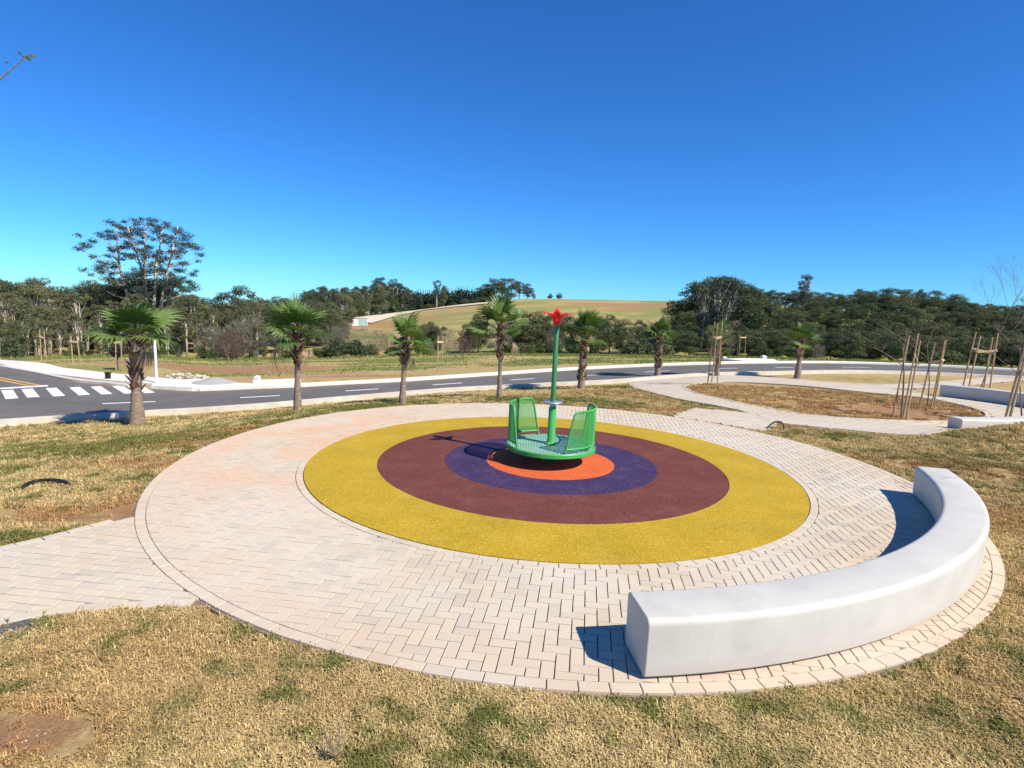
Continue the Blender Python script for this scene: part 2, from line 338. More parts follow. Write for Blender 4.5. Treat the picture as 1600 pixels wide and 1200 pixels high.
def at(px, py, off=0.):                                     # where a line of sight meets the terrain
    d = ray(px, py); t_ = 2.0; o = Vector((0, 0, CAMH))
    for _ in range(6000):
        p = o + d * t_
        if p.z <= Tz(p.x, p.y) + off: break
        t_ += max(.02, t_ * .002)
    lo, hi = t_ - max(.02, t_ * .002), t_
    for _ in range(12):
        m = (lo + hi) / 2; p = o + d * m
        if p.z <= Tz(p.x, p.y) + off: hi = m
        else: lo = m
    p = o + d * hi; return Vector((p.x, p.y, Tz(p.x, p.y)))
def depth_pt(px, py, dep): d = ray(px, py); return Vector((0, 0, CAMH)) + d * dep
def ll(pts): return [(at(*p).x, at(*p).y) for p in pts]

# outlines of the paved places in the lawn
def catmull(P, n=8, closed=False):
    P = [np.array(p, float) for p in P]; out = []; m = len(P)
    for i in range(m if closed else m - 1):
        p0 = P[i - 1] if (closed or i > 0) else 2 * P[0] - P[1]; p1 = P[i]; p2 = P[(i + 1) % m]
        p3 = P[(i + 2) % m] if (closed or i + 2 < m) else 2 * P[-1] - P[-2]
        for k in range(n):
            s = k / n; out.append(.5 * ((2 * p1) + (-p0 + p2) * s + (2 * p0 - 5 * p1 + 4 * p2 - p3) * s * s + (-p0 + 3 * p1 - 3 * p2 + p3) * s ** 3))
    if not closed: out.append(P[-1])
    return np.array(out)
def inside(poly, x, y):
    x = np.asarray(x, float); y = np.asarray(y, float); r_ = np.zeros(x.shape, bool); n = len(poly); j = n - 1
    for i in range(n):
        xi, yi = poly[i]; xj, yj = poly[j]
        if yi != yj: r_ ^= ((yi > y) != (yj > y)) & (x < (xj - xi) * (y - yi) / (yj - yi) + xi)
        j = i
    return r_
def dist_poly(poly, x, y, closed=True):
    x = np.asarray(x, float); y = np.asarray(y, float); best = np.full(x.shape, 1e9); P = np.asarray(poly)
    for i in range(len(P) if closed else len(P) - 1):
        a = P[i]; b = P[(i + 1) % len(P)]; d = b - a; L = d @ d + 1e-12
        s = np.clip(((x - a[0]) * d[0] + (y - a[1]) * d[1]) / L, 0, 1); best = np.minimum(best, np.hypot(x - a[0] - s * d[0], y - a[1] - s * d[1]))
    return best
RO, RY = 5.82, 3.885
LOOP_OUT = catmull(ll([(1210, 658), (1165, 642), (1110, 631), (1060, 622), (1010, 610), (986, 600), (1000, 592), (1060, 588), (1120, 586.5), (1200, 589), (1290, 596), (1345, 600), (1400, 608), (1467, 619)]) +
                   [(17.6, 19.6), (18.4, 17.2), (17.6, 15.9), (15.7, 15.0), (13.4, 14.6)] + [(11.0, 13.75)] + ll([(1450, 677), (1380, 675.5), (1300, 668)]), 6, True)
LOOP_IN = catmull(ll([(1067, 605), (1078, 600), (1105, 597), (1150, 596), (1250, 602), (1350, 612), (1450, 622), (1520, 636), (1547, 648), (1530, 656), (1450, 659), (1350, 655), (1250, 646), (1150, 628), (1090, 615)]), 6, True)
LP_UP = catmull([(-4.2, 6.45), (-4.45, 6.05), (-4.72, 5.6), (-4.98, 5.25), (-5.6, 4.3), (-6.4, 3.0), (-7.2, 1.5)], 5)
LP_LO = catmull([(-2.35, 4.42), (-2.85, 4.33), (-3.25, 4.26), (-3.62, 4.13), (-3.85, 3.88), (-4.5, 2.9), (-5.2, 1.9), (-6.0, .3)], 5)
LPATH = np.vstack([LP_UP, LP_LO[::-1], [(-1.5, 5.2)], [(-3.6, 7.0)]])
BK = catmull([(13.6, 24.6)] + ll([(1345, 601), (1400, 603.5), (1500, 598), (1598, 590)]) + [(31, 30.5), (38, 33)], 5)
CONN = np.array(ll([(1050, 650), (1085, 637), (1180, 645), (1216, 660), (1196, 673)]))
def strip_sides(P, w):
    P = np.asarray(P); t_ = np.gradient(P, axis=0); t_ /= np.linalg.norm(t_, axis=1)[:, None]; n = np.stack([-t_[:, 1], t_[:, 0]], 1); return P + n * w / 2, P - n * w / 2
_a, _b = strip_sides(BK, 1.5); BACK = np.vstack([_a, _b[::-1]])

# ------------------------------------------------------------------ ground sheet
rng = np.random.default_rng(7); random.seed(7)
def vnoise(x, y, s, seed=0):
    x = np.asarray(x) / s + 100 + seed * 17.3; y = np.asarray(y) / s + 100 + seed * 9.1
    tab = np.random.default_rng(seed + 50).random((256, 256)); xi = np.floor(x).astype(int); yi = np.floor(y).astype(int); fx = x - xi; fy = y - yi
    fx = fx * fx * (3 - 2 * fx); fy = fy * fy * (3 - 2 * fy); g = lambda i, j: tab[i % 256, j % 256]
    return (g(xi, yi) * (1 - fx) + g(xi + 1, yi) * fx) * (1 - fy) + (g(xi, yi + 1) * (1 - fx) + g(xi + 1, yi + 1) * fx) * fy
SOIL = []           # red earth showing: centre, half-sizes, strength
for (px, py, sx, sy, k) in [(24, 1142, .46, .20, .92), (1250, 628, 4.5, 1.6, .52), (1400, 640, 3.2, 1.8, .75), (1300, 615, 4, 1.6, .45),
        (320, 574, 6.5, 6.5, 1.2), (420, 576, 5.0, 6.0, 1.2), (262, 572, 4.5, 5, .9), (560, 586, 6, 1.4, .7), (375, 582, 6, 1.2, .6), (500, 583, 4, 1.2, .7), (610, 572, 5, 1.2, .5), (150, 557, 7, 1.2, .6), (218, 792, .5, .5, .8), (90, 800, .9, .25, .62),
        (240, 720, .9, .3, .6), (400, 668, 1.3, .35, .6), (330, 688, 1.5, .35, .6), (1120, 655, 1.4, .6, .8), (960, 612, 1.8, 1.2, .45), (1060, 640, 1.5, .5, .5),
        (1400, 720, 1.6, .5, .45), (1540, 800, 1.2, .8, .45), (1570, 735, .9, .5, .55), (10, 545, 4, 1.5, .9),
        (600, 507, 22, 26, 1.0), (565, 506, 14, 16, .9), (650, 500, 20, 26, .8), (700, 492, 22, 26, .55), (985, 477, 34, 18, 1.0), (1015, 483, 26, 16, .9), (930, 474, 30, 14, .7), (760, 478, 40, 22, .4)]:
    p = at(px, py); SOIL.append((p.x, p.y, sx, sy, k))
GREEN = []
for (px, py, sx, sy, k) in [(240, 690, 2.6, .9, .5), (120, 700, 3, 1.6, .28), (80, 835, 1.0, .2, .6), (960, 605, 2, 1.1, .55), (930, 625, 1.5, 1.0, .5), (1560, 730, 1.6, .9, .6), (1350, 590, 9, 2, .45), (1110, 660, 1, .3, .3),
        (560, 632, 4, 1, .35), (760, 620, 4, 1, .35), (150, 680, 5, 2, .15), (300, 665, 4, 1, .15), (560, 1150, 1.4, .5, .16), (200, 1000, .9, .5, .13)]:
    p = at(px, py); GREEN.append((p.x, p.y, sx, sy, k))
def cover(x, y):
    d = np.hypot(x, y); a = np.clip(np.degrees(np.arctan2(x, np.maximum(y, 1e-6))), -75, 75)
    fa = np.interp(a, *FAR); e = d - fa; green = np.full(x.shape, .13) + .10 * vnoise(x, y, 2.5, 3); soil = np.zeros(x.shape); lush = np.zeros(x.shape)
    for (cx, cy, sx, sy, k) in SOIL:
        q = np.exp(-((x - cx) / sx) ** 2 - ((y - cy) / sy) ** 2) * k * 1.15; soil = np.maximum(soil, q)
    for (cx, cy, sx, sy, k) in GREEN: green = green + np.exp(-((x - cx) / sx) ** 2 - ((y - cy) / sy) ** 2) * k
    isl = inside(LOOP_IN, x, y); soil = np.where(isl, np.maximum(soil, .40), soil); green = np.where(isl, green - .08, green)
    nv = vnoise(x, y, 7, 1) * .6 + vnoise(x, y, 2.6, 2) * .4
    mead = sstep((e - 5) / 5) * (d < 125); mead_r = np.where(a > 10, sstep((e - 2.5) / 3), mead)
    lush = np.where(e > 0, mead_r * np.clip((nv - .36) * 3.4 + .12, 0, 1) * (1 - np.clip(soil * 1.4, 0, 1)), 0) * (d < 140)
    green = np.where(e > 0, green + .18, green)
    green = np.where(d > 120, .50 + .35 * (vnoise(x, y, 26, 5) - .4), green)
    lush = np.where((d > 140), np.clip((vnoise(x * .4, y, 9, 6) * .6 + vnoise(x * .4, y, 3, 7) * .4 - .36) * 3.2, 0, .85), lush)
    return np.stack([np.clip(green, 0, 1), np.clip(soil, 0, 1), np.clip(lush, 0, 1), np.ones(x.shape)], -1)
ang = np.radians(np.concatenate([np.arange(-72, 72.01, .4), np.arange(76, 285, 4.0)])); rad = np.concatenate([[.35], .5 * 1.024 ** np.arange(0, 362)])
rad = rad[rad < 2600]; na, nr = len(ang), len(rad)
AA, RR = np.meshgrid(ang, rad); GX = RR * np.sin(AA); GY = RR * np.cos(AA)
GZ = T(GX, GY) - .032 + (vnoise(GX, GY, .35, 8) - .5) * .022 + (vnoise(GX, GY, 1.2, 9) - .5) * .03
GZ = np.where(RR > 9, T(GX, GY) - .032 - .02, GZ)
GZ = np.where(np.hypot(GX - C[0], GY - C[1]) < 6.1, T(GX, GY) - .05, GZ)
V = np.stack([GX, GY, GZ], -1).reshape(-1, 3); i = np.arange(nr - 1)[:, None]; j = np.arange(na)[None]; jn = (j + 1) % na
F = np.stack([i * na + j + 0 * i, i * na + jn + 0 * i, (i + 1) * na + jn, (i + 1) * na + j], -1).reshape(-1, 4)[:, ::-1]
V = np.vstack([V, [[0, 0, -.03]]]); me = mesh('ground', V, F, M['ground'], True)
cv = np.vstack([cover(GX, GY).reshape(-1, 4), [[.2, 0, 0, 1]]]); ca = me.color_attributes.new('cover', 'FLOAT_COLOR', 'POINT'); ca.data.foreach_set('color', cv.astype(np.float32).ravel())
bm = bmesh.new(); bm.from_mesh(me); bm.verts.ensure_lookup_table(); c0 = bm.verts[len(V) - 1]
for k in range(na): bm.faces.new((bm.verts[(k + 1) % na], bm.verts[k], c0))
bm.to_mesh(me); bm.free()
tag(ob('ground', me), kind='structure')

# ------------------------------------------------------------------ pavers
PL, PW, J = .2, .1, .008
HB = math.atan2(ray(920, 487).x, ray(920, 487).y)           # the herringbone lies along this heading
def clip(poly, n, c):                                       # keep n.p <= c
    out = []; m = len(poly)
    for i_ in range(m):
        a, b = poly[i_], poly[(i_ + 1) % m]; da, db = n[0] * a[0] + n[1] * a[1] - c, n[0] * b[0] + n[1] * b[1] - c
        if da <= 0: out.append(a)
        if (da < 0 < db) or (db < 0 < da): s = da / (da - db); out.append((a[0] + (b[0] - a[0]) * s, a[1] + (b[1] - a[1]) * s))
    return out
def area(p): return abs(sum(p[i_][0] * p[(i_ + 1) % len(p)][1] - p[(i_ + 1) % len(p)][0] * p[i_][1] for i_ in range(len(p)))) / 2
def herring(x0, x1, y0, y1, th, org=(0, 0)):
    ct, st = math.cos(th), math.sin(th); w = PW + .002; r_ = max(abs(x0), abs(x1), abs(y0), abs(y1)) * 1.5; n = int(r_ / w) + 2; out = []
    for ix in range(-n, n):
        for iy in range(-n, n):
            k = (ix - iy) % 4
            if k == 0: q = (ix * w, iy * w, 2 * w, w)
            elif k == 3: q = (ix * w, iy * w, w, 2 * w)
            else: continue
            mx_, my_ = q[0] + q[2] / 2, q[1] + q[3] / 2; X = org[0] + mx_ * ct + my_ * st; Y = org[1] - mx_ * st + my_ * ct
            if x0 + org[0] <= X <= x1 + org[0] and y0 + org[1] <= Y <= y1 + org[1]:
                g = J / 2; P = [(q[0] + g, q[1] + g), (q[0] + q[2] - g, q[1] + g), (q[0] + q[2] - g, q[1] + q[3] - g), (q[0] + g, q[1] + q[3] - g)]
                out.append(((X, Y), [(org[0] + a * ct + b * st, org[1] - a * st + b * ct) for a, b in P], k))
    return out
def slab_geo(P, zt=0., zb=-.045, ch=.003, zf=None, dz=0.):  # a chamfered block on a convex outline
    n = len(P); cx = sum(p[0] for p in P) / n; cy = sum(p[1] for p in P) / n; V_ = []; ccw = sum(P[i_][0] * P[(i_ + 1) % n][1] - P[(i_ + 1) % n][0] * P[i_][1] for i_ in range(n)) > 0
    if not ccw: P = P[::-1]
    for (x, y) in P:
        d = math.hypot(x - cx, y - cy) + 1e-9; f_ = max(.2, 1 - ch * 1.5 / d); b = zf(x, y) if zf else 0
        V_.append((cx + (x - cx) * f_, cy + (y - cy) * f_, b + zt + dz))
    for (x, y) in P: V_.append((x, y, (zf(x, y) if zf else 0) + zt - ch + dz))
    for (x, y) in P: V_.append((x, y, (zf(x, y) if zf else 0) + zb))
    F_ = [tuple(range(n))]
    for i_ in range(n):
        k = (i_ + 1) % n; F_.append((n + i_, n + k, k, i_)); F_.append((2 * n + i_, 2 * n + k, n + k, n + i_))
    return V_, F_
def annulus(name, r0, r1, z, mat, n=128, parent=None, zb=None, cx=C[0], cy=C[1]):
    mb = MB(); zb = z - .04 if zb is None else zb
    prof = [(r1, zb), (r1, z), (max(r0, 1e-4), z), (max(r0, 1e-4), zb)]
    mb.lathe(prof, n, (cx, cy, 0)); return mb.build(name, mat, parent)
bed = annulus('plaza_paving', RY - .02, RO + .02, -.022, M['sand_bed'], 160); tag(bed, kind='structure')
border = []
def ring_border(r0, r1, length):
    n = round(2 * math.pi * (r0 + r1) / 2 / length); out = []
    for k in range(n):
        a0 = 2 * math.pi * k / n; g = .004 / r0; a1 = a0 + 2 * math.pi / n - g; a0 += g
        am = (a0 + a1) / 2; P = [(C[0] + r1 * math.cos(q), C[1] + r1 * math.sin(q)) for q in (a0, am, a1)] + [(C[0] + r0 * math.cos(q), C[1] + r0 * math.sin(q)) for q in (a1, am, a0)]
        out.append(P)
    return out
for P in ring_border(RO - .10, RO, .215) + ring_border(RY + .012, RY + .105, .205):
    V_, F_ = slab_geo(P, dz=random.uniform(-.002, .002)); ob('border_paver', mesh('border_paver', V_, F_, M['paver']), bed)
field = []
for (cx, cy), P, k in herring(-6, 6, -6, 6, HB, tuple(C)):
    d = math.hypot(cx - C[0], cy - C[1])
    if d > RO + .05 or d < RY - .1: continue
    n = ((cx - C[0]) / d, (cy - C[1]) / d); o_ = n[0] * C[0] + n[1] * C[1]; full = True
    if d + .12 > RO - .105: P2 = clip(P, n, o_ + RO - .106); full = False
    else: P2 = P
    if d - .12 < RY + .11 and len(P2) > 2: P2 = clip(P2, (-n[0], -n[1]), -(o_ + RY + .112)); full = False
    if len(P2) < 3 or area(P2) < .0012: continue
    field.append((math.hypot(cx, cy), (cx, cy), P2, full and area(P2) > .0178, k))
field.sort(key=lambda q: q[0])
# those the near bench hides are left to the joined field
def behind_bench(c): r_ = math.hypot(c[0] - .15, c[1] - 10.18); a = math.degrees(math.atan2(c[1] - 10.18, c[0] - .15)); return 5.7 < r_ < 6.61 and -84 < a < -17
block = None; near = [q for q in field if not behind_bench(q[1])][:300]; ids = {id(q) for q in near}
hx, hy = PL / 2 - J / 2 + .002, PW / 2 - J / 2 + .001
V_, F_ = slab_geo([(-hx, -hy), (hx, -hy), (hx, hy), (-hx, hy)]); block = mesh('paver', V_, F_, M['paver'])
for q in near:
    if q[3]: ob('paver', block, bed, (q[1][0], q[1][1], random.uniform(-.0025, .0015)), (random.uniform(-.006, .006), random.uniform(-.006, .006), -HB + (0 if q[4] == 0 else math.pi / 2) + random.uniform(-.008, .008)))
    else: V_, F_ = slab_geo(q[2]); ob('paver', mesh('paver', V_, F_, M['paver']), bed)
mb = MB()
for q in field:
    if id(q) not in ids: mb.add(*slab_geo(q[2], dz=random.uniform(-.003, .002)))
tag(mb.build('paver_field', M['paver'], bed), kind='stuff')

# path running off from the plaza: courses of blocks with an edging row
def path_ok(P, poly, m=.0):
    return all(inside(poly, np.array([p[0]]), np.array([p[1]]))[0] for p in P)
lp = tag(ob('side_path', mesh('side_path', [(x, y, -.026) for x, y in LPATH[:-2]], [tuple(range(len(LPATH) - 2))], M['sand_bed'])), kind='structure')
def edging(P, w, ln, inner):
    seg = np.linalg.norm(np.diff(P, axis=0), axis=1); s = np.concatenate([[0], np.cumsum(seg)]); n = int(s[-1] / ln); out = []
    f = lambda q: np.array([np.interp(q, s, P[:, 0]), np.interp(q, s, P[:, 1])])
    for k in range(n):
        a, b = f(k * ln + .003), f((k + 1) * ln - .003); t_ = (b - a) / np.linalg.norm(b - a); nn = np.array([-t_[1], t_[0]]) * inner
        out.append([tuple(a), tuple(b), tuple(b + nn * w), tuple(a + nn * w)])
    return out
ed = edging(LP_UP, .1, .21, 1) + edging(LP_LO, .1, .21, -1)
for P in ed:
    if math.hypot(P[0][0] - C[0], P[0][1] - C[1]) < RO + .06 or math.hypot(P[1][0] - C[0], P[1][1] - C[1]) < RO + .03: continue
    V_, F_ = slab_geo(P, zt=-.003); ob('border_paver', mesh('border_paver', V_, F_, M['paver']), lp)
th = R(6); ct, st = math.cos(th), math.sin(th); cnt = 0; rest = MB(); cand = []
inn = np.array(LPATH)
for ix in range(-40, 10):
    for iy in range(0, 75):
        u0 = ix * .202 + (.101 if iy % 2 else 0); v0 = iy * .102; mx_, my_ = u0 + .1, v0 + .05
        X, Y = mx_ * ct + my_ * st, -mx_ * st + my_ * ct
        if math.hypot(X - C[0], Y - C[1]) < RO - .05 or not inside(inn, np.array([X]), np.array([Y]))[0]: continue
        du = float(dist_poly(LP_UP, np.array([X]), np.array([Y]), False)[0]); dl = float(dist_poly(LP_LO, np.array([X]), np.array([Y]), False)[0])
        P = [(a * ct + b * st, -a * st + b * ct) for a, b in ((u0 + .004, v0 + .004), (u0 + .198, v0 + .004), (u0 + .198, v0 + .098), (u0 + .004, v0 + .098))]
        for poly, dd in ((LP_UP, du), (LP_LO, dl)):
            if dd < .25 and len(P) > 2:
                k = int(np.argmin(np.hypot(poly[:, 0] - X, poly[:, 1] - Y))); k = min(max(k, 1), len(poly) - 2); a, b = poly[k - 1], poly[k + 1]; t_ = (b - a) / np.linalg.norm(b - a)
                n = np.array([-t_[1], t_[0]]);
                if poly is LP_UP: n = -n
                P = clip(P, n, float(n @ poly[k]) - .104)
        if len(P) > 2:
            d = math.hypot(X - C[0], Y - C[1])
            if d < RO + .15: n = ((X - C[0]) / d, (Y - C[1]) / d); P = clip(P, (-n[0], -n[1]), -(n[0] * C[0] + n[1] * C[1] + RO + .004))
        if len(P) > 2 and area(P) > .0012: cand.append((math.hypot(X, Y), P, X))
cand.sort(key=lambda q: abs(q[0] - 5.6))
for k, q in enumerate(cand):
    V_, F_ = slab_geo(q[1], dz=-.003 + random.uniform(-.003, .002))
    if k < 300: ob('paver', mesh('paver', V_, F_, M['paver']), lp)
    else: rest.add(V_, F_)
if rest.V: tag(rest.build('paver_field', M['paver'], lp), kind='stuff')

# the looping walk with its herringbone, the walk behind it and the short link
def paved(name, poly, hole=None, th=HB):
    x0, y0 = poly.min(0); x1, y1 = poly.max(0); org = ((x0 + x1) / 2, (y0 + y1) / 2); mb = MB()
    L = herring(x0 - org[0], x1 - org[0], y0 - org[1], y1 - org[1], th, org)
    X = np.array([q[0][0] for q in L]); Y = np.array([q[0][1] for q in L]); ok = inside(poly, X, Y) & (dist_poly(poly, X, Y) > .02)
    if hole is not None: ok &= ~inside(hole, X, Y) & (dist_poly(hole, X, Y) > .02)
    ok &= np.hypot(X - C[0], Y - C[1]) > RO + .06
    for q, o_ in zip(L, ok):
        if o_: mb.add(*slab_geo(q[1], zf=Tz, zb=-.03))
    # bed under the blocks
    g = .35; xs = np.arange(x0, x1 + g, g); ys = np.arange(y0, y1 + g, g); bb = MB()
    XX, YY = np.meshgrid(xs, ys, indexing='ij'); ins = inside(poly, XX, YY)
    if hole is not None: ins &= ~inside(hole, XX, YY)
    ins &= np.hypot(XX - C[0], YY - C[1]) > RO; ZZ = T(XX, YY) - .018; idx = {}
    for a in range(len(xs) - 1):
        for b in range(len(ys) - 1):
            if ins[a, b] and ins[a + 1, b] and ins[a, b + 1] and ins[a + 1, b + 1]:
                f_ = []
                for (p_, q_) in ((a, b), (a + 1, b), (a + 1, b + 1), (a, b + 1)):
                    if (p_, q_) not in idx: idx[(p_, q_)] = len(bb.V); bb.V.append((float(xs[p_]), float(ys[q_]), float(ZZ[p_, q_])))
                    f_.append(idx[(p_, q_)])
                bb.F.append(tuple(f_))
    b_ = tag(bb.build(name, M['sand_bed']), kind='structure'); tag(mb.build('paver_field', M['paver'], b_), kind='stuff'); return b_
loop = paved('loop_path', LOOP_OUT, LOOP_IN); paved('back_path', BACK, LOOP_OUT); conn = paved('link_path', CONN, LOOP_OUT)
def edge_run(P, name, parent, w=.1, ln=.6, inner=1):
    mb = MB()
    for q in edging(np.vstack([P, P[:1]]), w, ln, inner): mb.add(*slab_geo(q, zt=.006, zb=-.04, zf=Tz))
    tag(mb.build(name, M['paver'], parent), kind='stuff')
def orient(P): return 1 if sum(P[k][0] * P[(k + 1) % len(P)][1] - P[(k + 1) % len(P)][0] * P[k][1] for k in range(len(P))) > 0 else -1
edge_run(LOOP_OUT, 'border_paver_run', loop, inner=-orient(LOOP_OUT)); edge_run(LOOP_IN, 'border_paver_run', loop, inner=orient(LOOP_IN))

# ------------------------------------------------------------------ poured rubber rings
rs = annulus('rubber_surface', .0, RY + .008, -.012, M['sand_bed'], 128); tag(rs, kind='structure')
for nm, r0, r1, mt in (('orange_disc', .12, 1.066, 'rubber_orange'), ('purple_ring', 1.069, 1.752, 'rubber_purple'), ('brown_ring', 1.755, 2.825, 'rubber_brown'), ('yellow_ring', 2.828, RY, 'rubber_yellow')):
    annulus(nm, r0, r1, .003, M[mt], 160, rs, -.02)

# ------------------------------------------------------------------ roads
def pol(a, d): return (d * math.sin(R(a)), d * math.cos(R(a)))
SIDE = [at(284, 611), at(200, 605.5), at(160, 601), at(110, 596), at(55, 585), at(0, 575)]
sd = (SIDE[-1] - SIDE[-2]); SIDE2 = np.array([(p.x, p.y) for p in SIDE] + [tuple((SIDE[-1] + sd * k)[:2]) for k in (2, 5, 9, 14)])
SA = np.degrees(np.arctan2(SIDE2[:, 0], SIDE2[:, 1])); SDI = np.hypot(SIDE2[:, 0], SIDE2[:, 1]); od = np.argsort(SA)
def road_far(a):
    f_ = float(np.interp(a, *FAR)); return max(f_, float(np.interp(a, SA[od], SDI[od]))) if a < SA.max() else f_
acs = np.arange(-60, 58.01, .4); nu = 18; V_ = []; E_ = []
for a in acs:
    n_, f_ = float(np.interp(a, *NEAR)), road_far(a)
    for k in range(nu + 1):
        d = n_ - .05 + (f_ + .05 - n_ + .05) * k / nu; x, y = pol(a, d); V_.append((x, y, Tz(x, y) + .004)); q = min(d - n_, f_ - d); E_.append(max(0, 1 - q / 1.1) * .8)
F_ = [(i_ * (nu + 1) + k, i_ * (nu + 1) + k + 1, (i_ + 1) * (nu + 1) + k + 1, (i_ + 1) * (nu + 1) + k)[::-1] for i_ in range(len(acs) - 1) for k in range(nu)]
me = mesh('road', V_, F_, M['asphalt']); at_ = me.attributes.new('edge', 'FLOAT', 'POINT'); at_.data.foreach_set('value', np.array(E_, dtype=np.float32))
road = tag(ob('road', me), kind='structure')
def sweep(name, P, prof, mat, parent=None, smooth=False):    # profile points: (offset to the left of travel, height)
    P = np.asarray(P, float); t_ = np.gradient(P, axis=0); t_ /= np.linalg.norm(t_, axis=1)[:, None]; n = np.stack([-t_[:, 1], t_[:, 0]], 1); V_ = []; F_ = []; m = len(prof)
    for p, q in zip(P, n):
        zb = Tz(*p)
        for o_, h_ in prof: V_.append((p[0] + q[0] * o_, p[1] + q[1] * o_, zb + h_))
    for i_ in range(len(P) - 1):
        for k in range(m): a, b = i_ * m + k, i_ * m + (k + 1) % m; F_.append((a, b, b + m, a + m))
    F_.append(tuple(range(m))[::-1]); F_.append(tuple((len(P) - 1) * m + k for k in range(m)))
    o_ = ob(name, mesh(name, V_, F_, mat, smooth), parent); return o_
NP = np.array([pol(a, float(np.interp(a, *NEAR))) for a in np.arange(-60, 58.01, .8)])
FP = np.array([pol(a, float(np.interp(a, *FAR))) for a in np.arange(-29.0, 58.01, .8)])
kp = lambda w, h_, s: [(0, -.06), (0, h_ - .015), (s * .015, h_), (s * w, h_), (s * w, -.06)]
tag(sweep('kerb', NP, kp(.38, .12, -1), M['concrete']), kind='structure'); tag(sweep('kerb', FP, kp(.42, .13, 1), M['concrete_pale']), kind='structure')
SP = catmull([tuple(p) for p in SIDE2[1:]], 5)
tag(sweep('kerb', SP, kp(.22, .12, -1), M['concrete']), kind='structure')
mark = lambda P, mt, nm, z=.010: ob(nm, mesh(nm, [(x, y, Tz(x, y) + z) for x, y in P], [tuple(range(len(P)))], M[mt]), road)
# lane dashes
mid = lambda a: pol(a, .5 * float(np.interp(a, *NEAR)) + .5 * float(np.interp(a, *FAR)))
for (x0, y0, x1, y1) in [(160, 631, 243, 629), (375, 619, 437, 616), (540, 609, 592, 605.5), (676, 600.5, 722, 597.5), (798, 592, 835, 590), (915, 585.5, 945, 584), (1008, 580.5, 1046, 578.5), (1124, 575, 1152, 574), (1212, 573, 1240, 573), (1316, 572.5, 1360, 573.5), (1420, 576, 1455, 578)]:
    a, b = at(x0, y0), at(x1, y1); ms = [mid(math.degrees(math.atan2(p.x, p.y))) for p in (a, b)]
    cs = catmull([ms[0], mid((math.degrees(math.atan2(a.x, a.y)) + math.degrees(math.atan2(b.x, b.y))) / 2), ms[1]], 3); l_, r_ = strip_sides(cs, .16)
    mark(np.vstack([r_, l_[::-1]]), 'road_paint', 'lane_dash')
# crosswalk over the side road, its stop line and the orange centre line
for (x0, y0, x1, y1) in [(-37, 615, -15, 623), (0, 611.5, 30, 621), (20, 609.5, 75, 619), (59, 607.8, 114, 617.5), (97, 606.3, 152, 616), (130, 605.2, 187, 614.8), (164, 604.6, 222, 613.4), (196, 604.6, 251, 612)]:
    a, b = np.array(at(x0, y0 + 1.2)[:2]), np.array(at(x1, y1 - 1.2)[:2]); t_ = b - a; t_ /= np.linalg.norm(t_); cen = (a + b) / 2; L_ = 2.5; wv = np.array([t_[1], -t_[0]])
    dr = np.array([.70, -.71]); wv = np.array([.71, .70]); mark([tuple(cen + dr * s * L_ / 2 + wv * w_ * .18) for s, w_ in ((-1, -1), (1, -1), (1, 1), (-1, 1))], 'road_paint', 'crosswalk_stripe')
a, b = np.array(at(-25, 610)[:2]), np.array(at(76, 604)[:2]); wv = np.array([-.71, .70]); mark([tuple(a), tuple(b), tuple(b + wv * .45), tuple(a + wv * .45)], 'road_paint', 'stop_line')
a, b = np.array(at(62, 602.5)[:2]), np.array(at(0, 590.5)[:2]); d_ = (b - a) / np.linalg.norm(b - a); wv = np.array([-d_[1], d_[0]])
for o_ in (0, .3):
    cs = np.array([a + d_ * q + wv * o_ for q in np.arange(0, float(np.linalg.norm(b - a)) + 12, .7)]); l_, r_ = strip_sides(cs, .15); n = len(cs)
    ob('centre_line', mesh('centre_line', [(x, y, Tz(x, y) + .012) for x, y in np.vstack([l_, r_])], [(k, k + 1, n + k + 1, n + k) for k in range(n - 1)], M['road_paint_orange']), road)
# pavements on the far side of the corner
sl = np.array([(p.x, p.y) for p in (at(262, 598), at(200, 593.2), at(100, 582), at(50, 573.5), at(0, 566))]); sl = np.vstack([sl, sl[-1] + (sl[-1] - sl[-2]) * 2, sl[-1] + (sl[-1] - sl[-2]) * 6])
sl = catmull(sl, 5); l_, r_ = strip_sides(sl, 1.9)
tag(sweep('sidewalk', sl, [(-.85, -.05), (-.85, .07), (.85, .07), (.85, -.05)], M['concrete_pale']), kind='structure')
cor = [at(*p) for p in ((236, 607.5), (250, 601), (300, 596), (330, 597), (352, 602), (428, 604.5), (457, 604.6))]; cor2 = [at(*p) for p in ((457, 605.5), (400, 607.4), (359, 608.5), (300, 610))]
P = [(p.x, p.y) for p in cor + cor2]; n = len(P); z_ = max(Tz(*p) for p in P)
tag(ob('sidewalk_corner', mesh('sidewalk_corner', [(x, y, Tz(x, y) + .134) for x, y in P] + [(x, y, Tz(x, y) - .04) for x, y in P], [tuple(range(n))] + [(k, n + k, n + (k + 1) % n, (k + 1) % n) for k in range(n)], M['concrete_pale'])), kind='structure')
fw = catmull([(p.x, p.y) for p in (at(395, 598.5), at(430, 597), at(470, 595.5))], 4)
tag(sweep('sidewalk', fw, [(-.4, -.05), (-.4, .09), (.4, .09), (.4, -.05)], M['concrete_pale']), kind='structure')
fr = catmull([(p.x, p.y) for p in (at(1152, 565.4), at(1180, 564.2), at(1212, 565))], 4)
tag(sweep('sidewalk', fr, [(-1.0, -.05), (-1.0, .12), (1.0, .12), (1.0, -.05)], M['concrete_pale']), kind='structure')

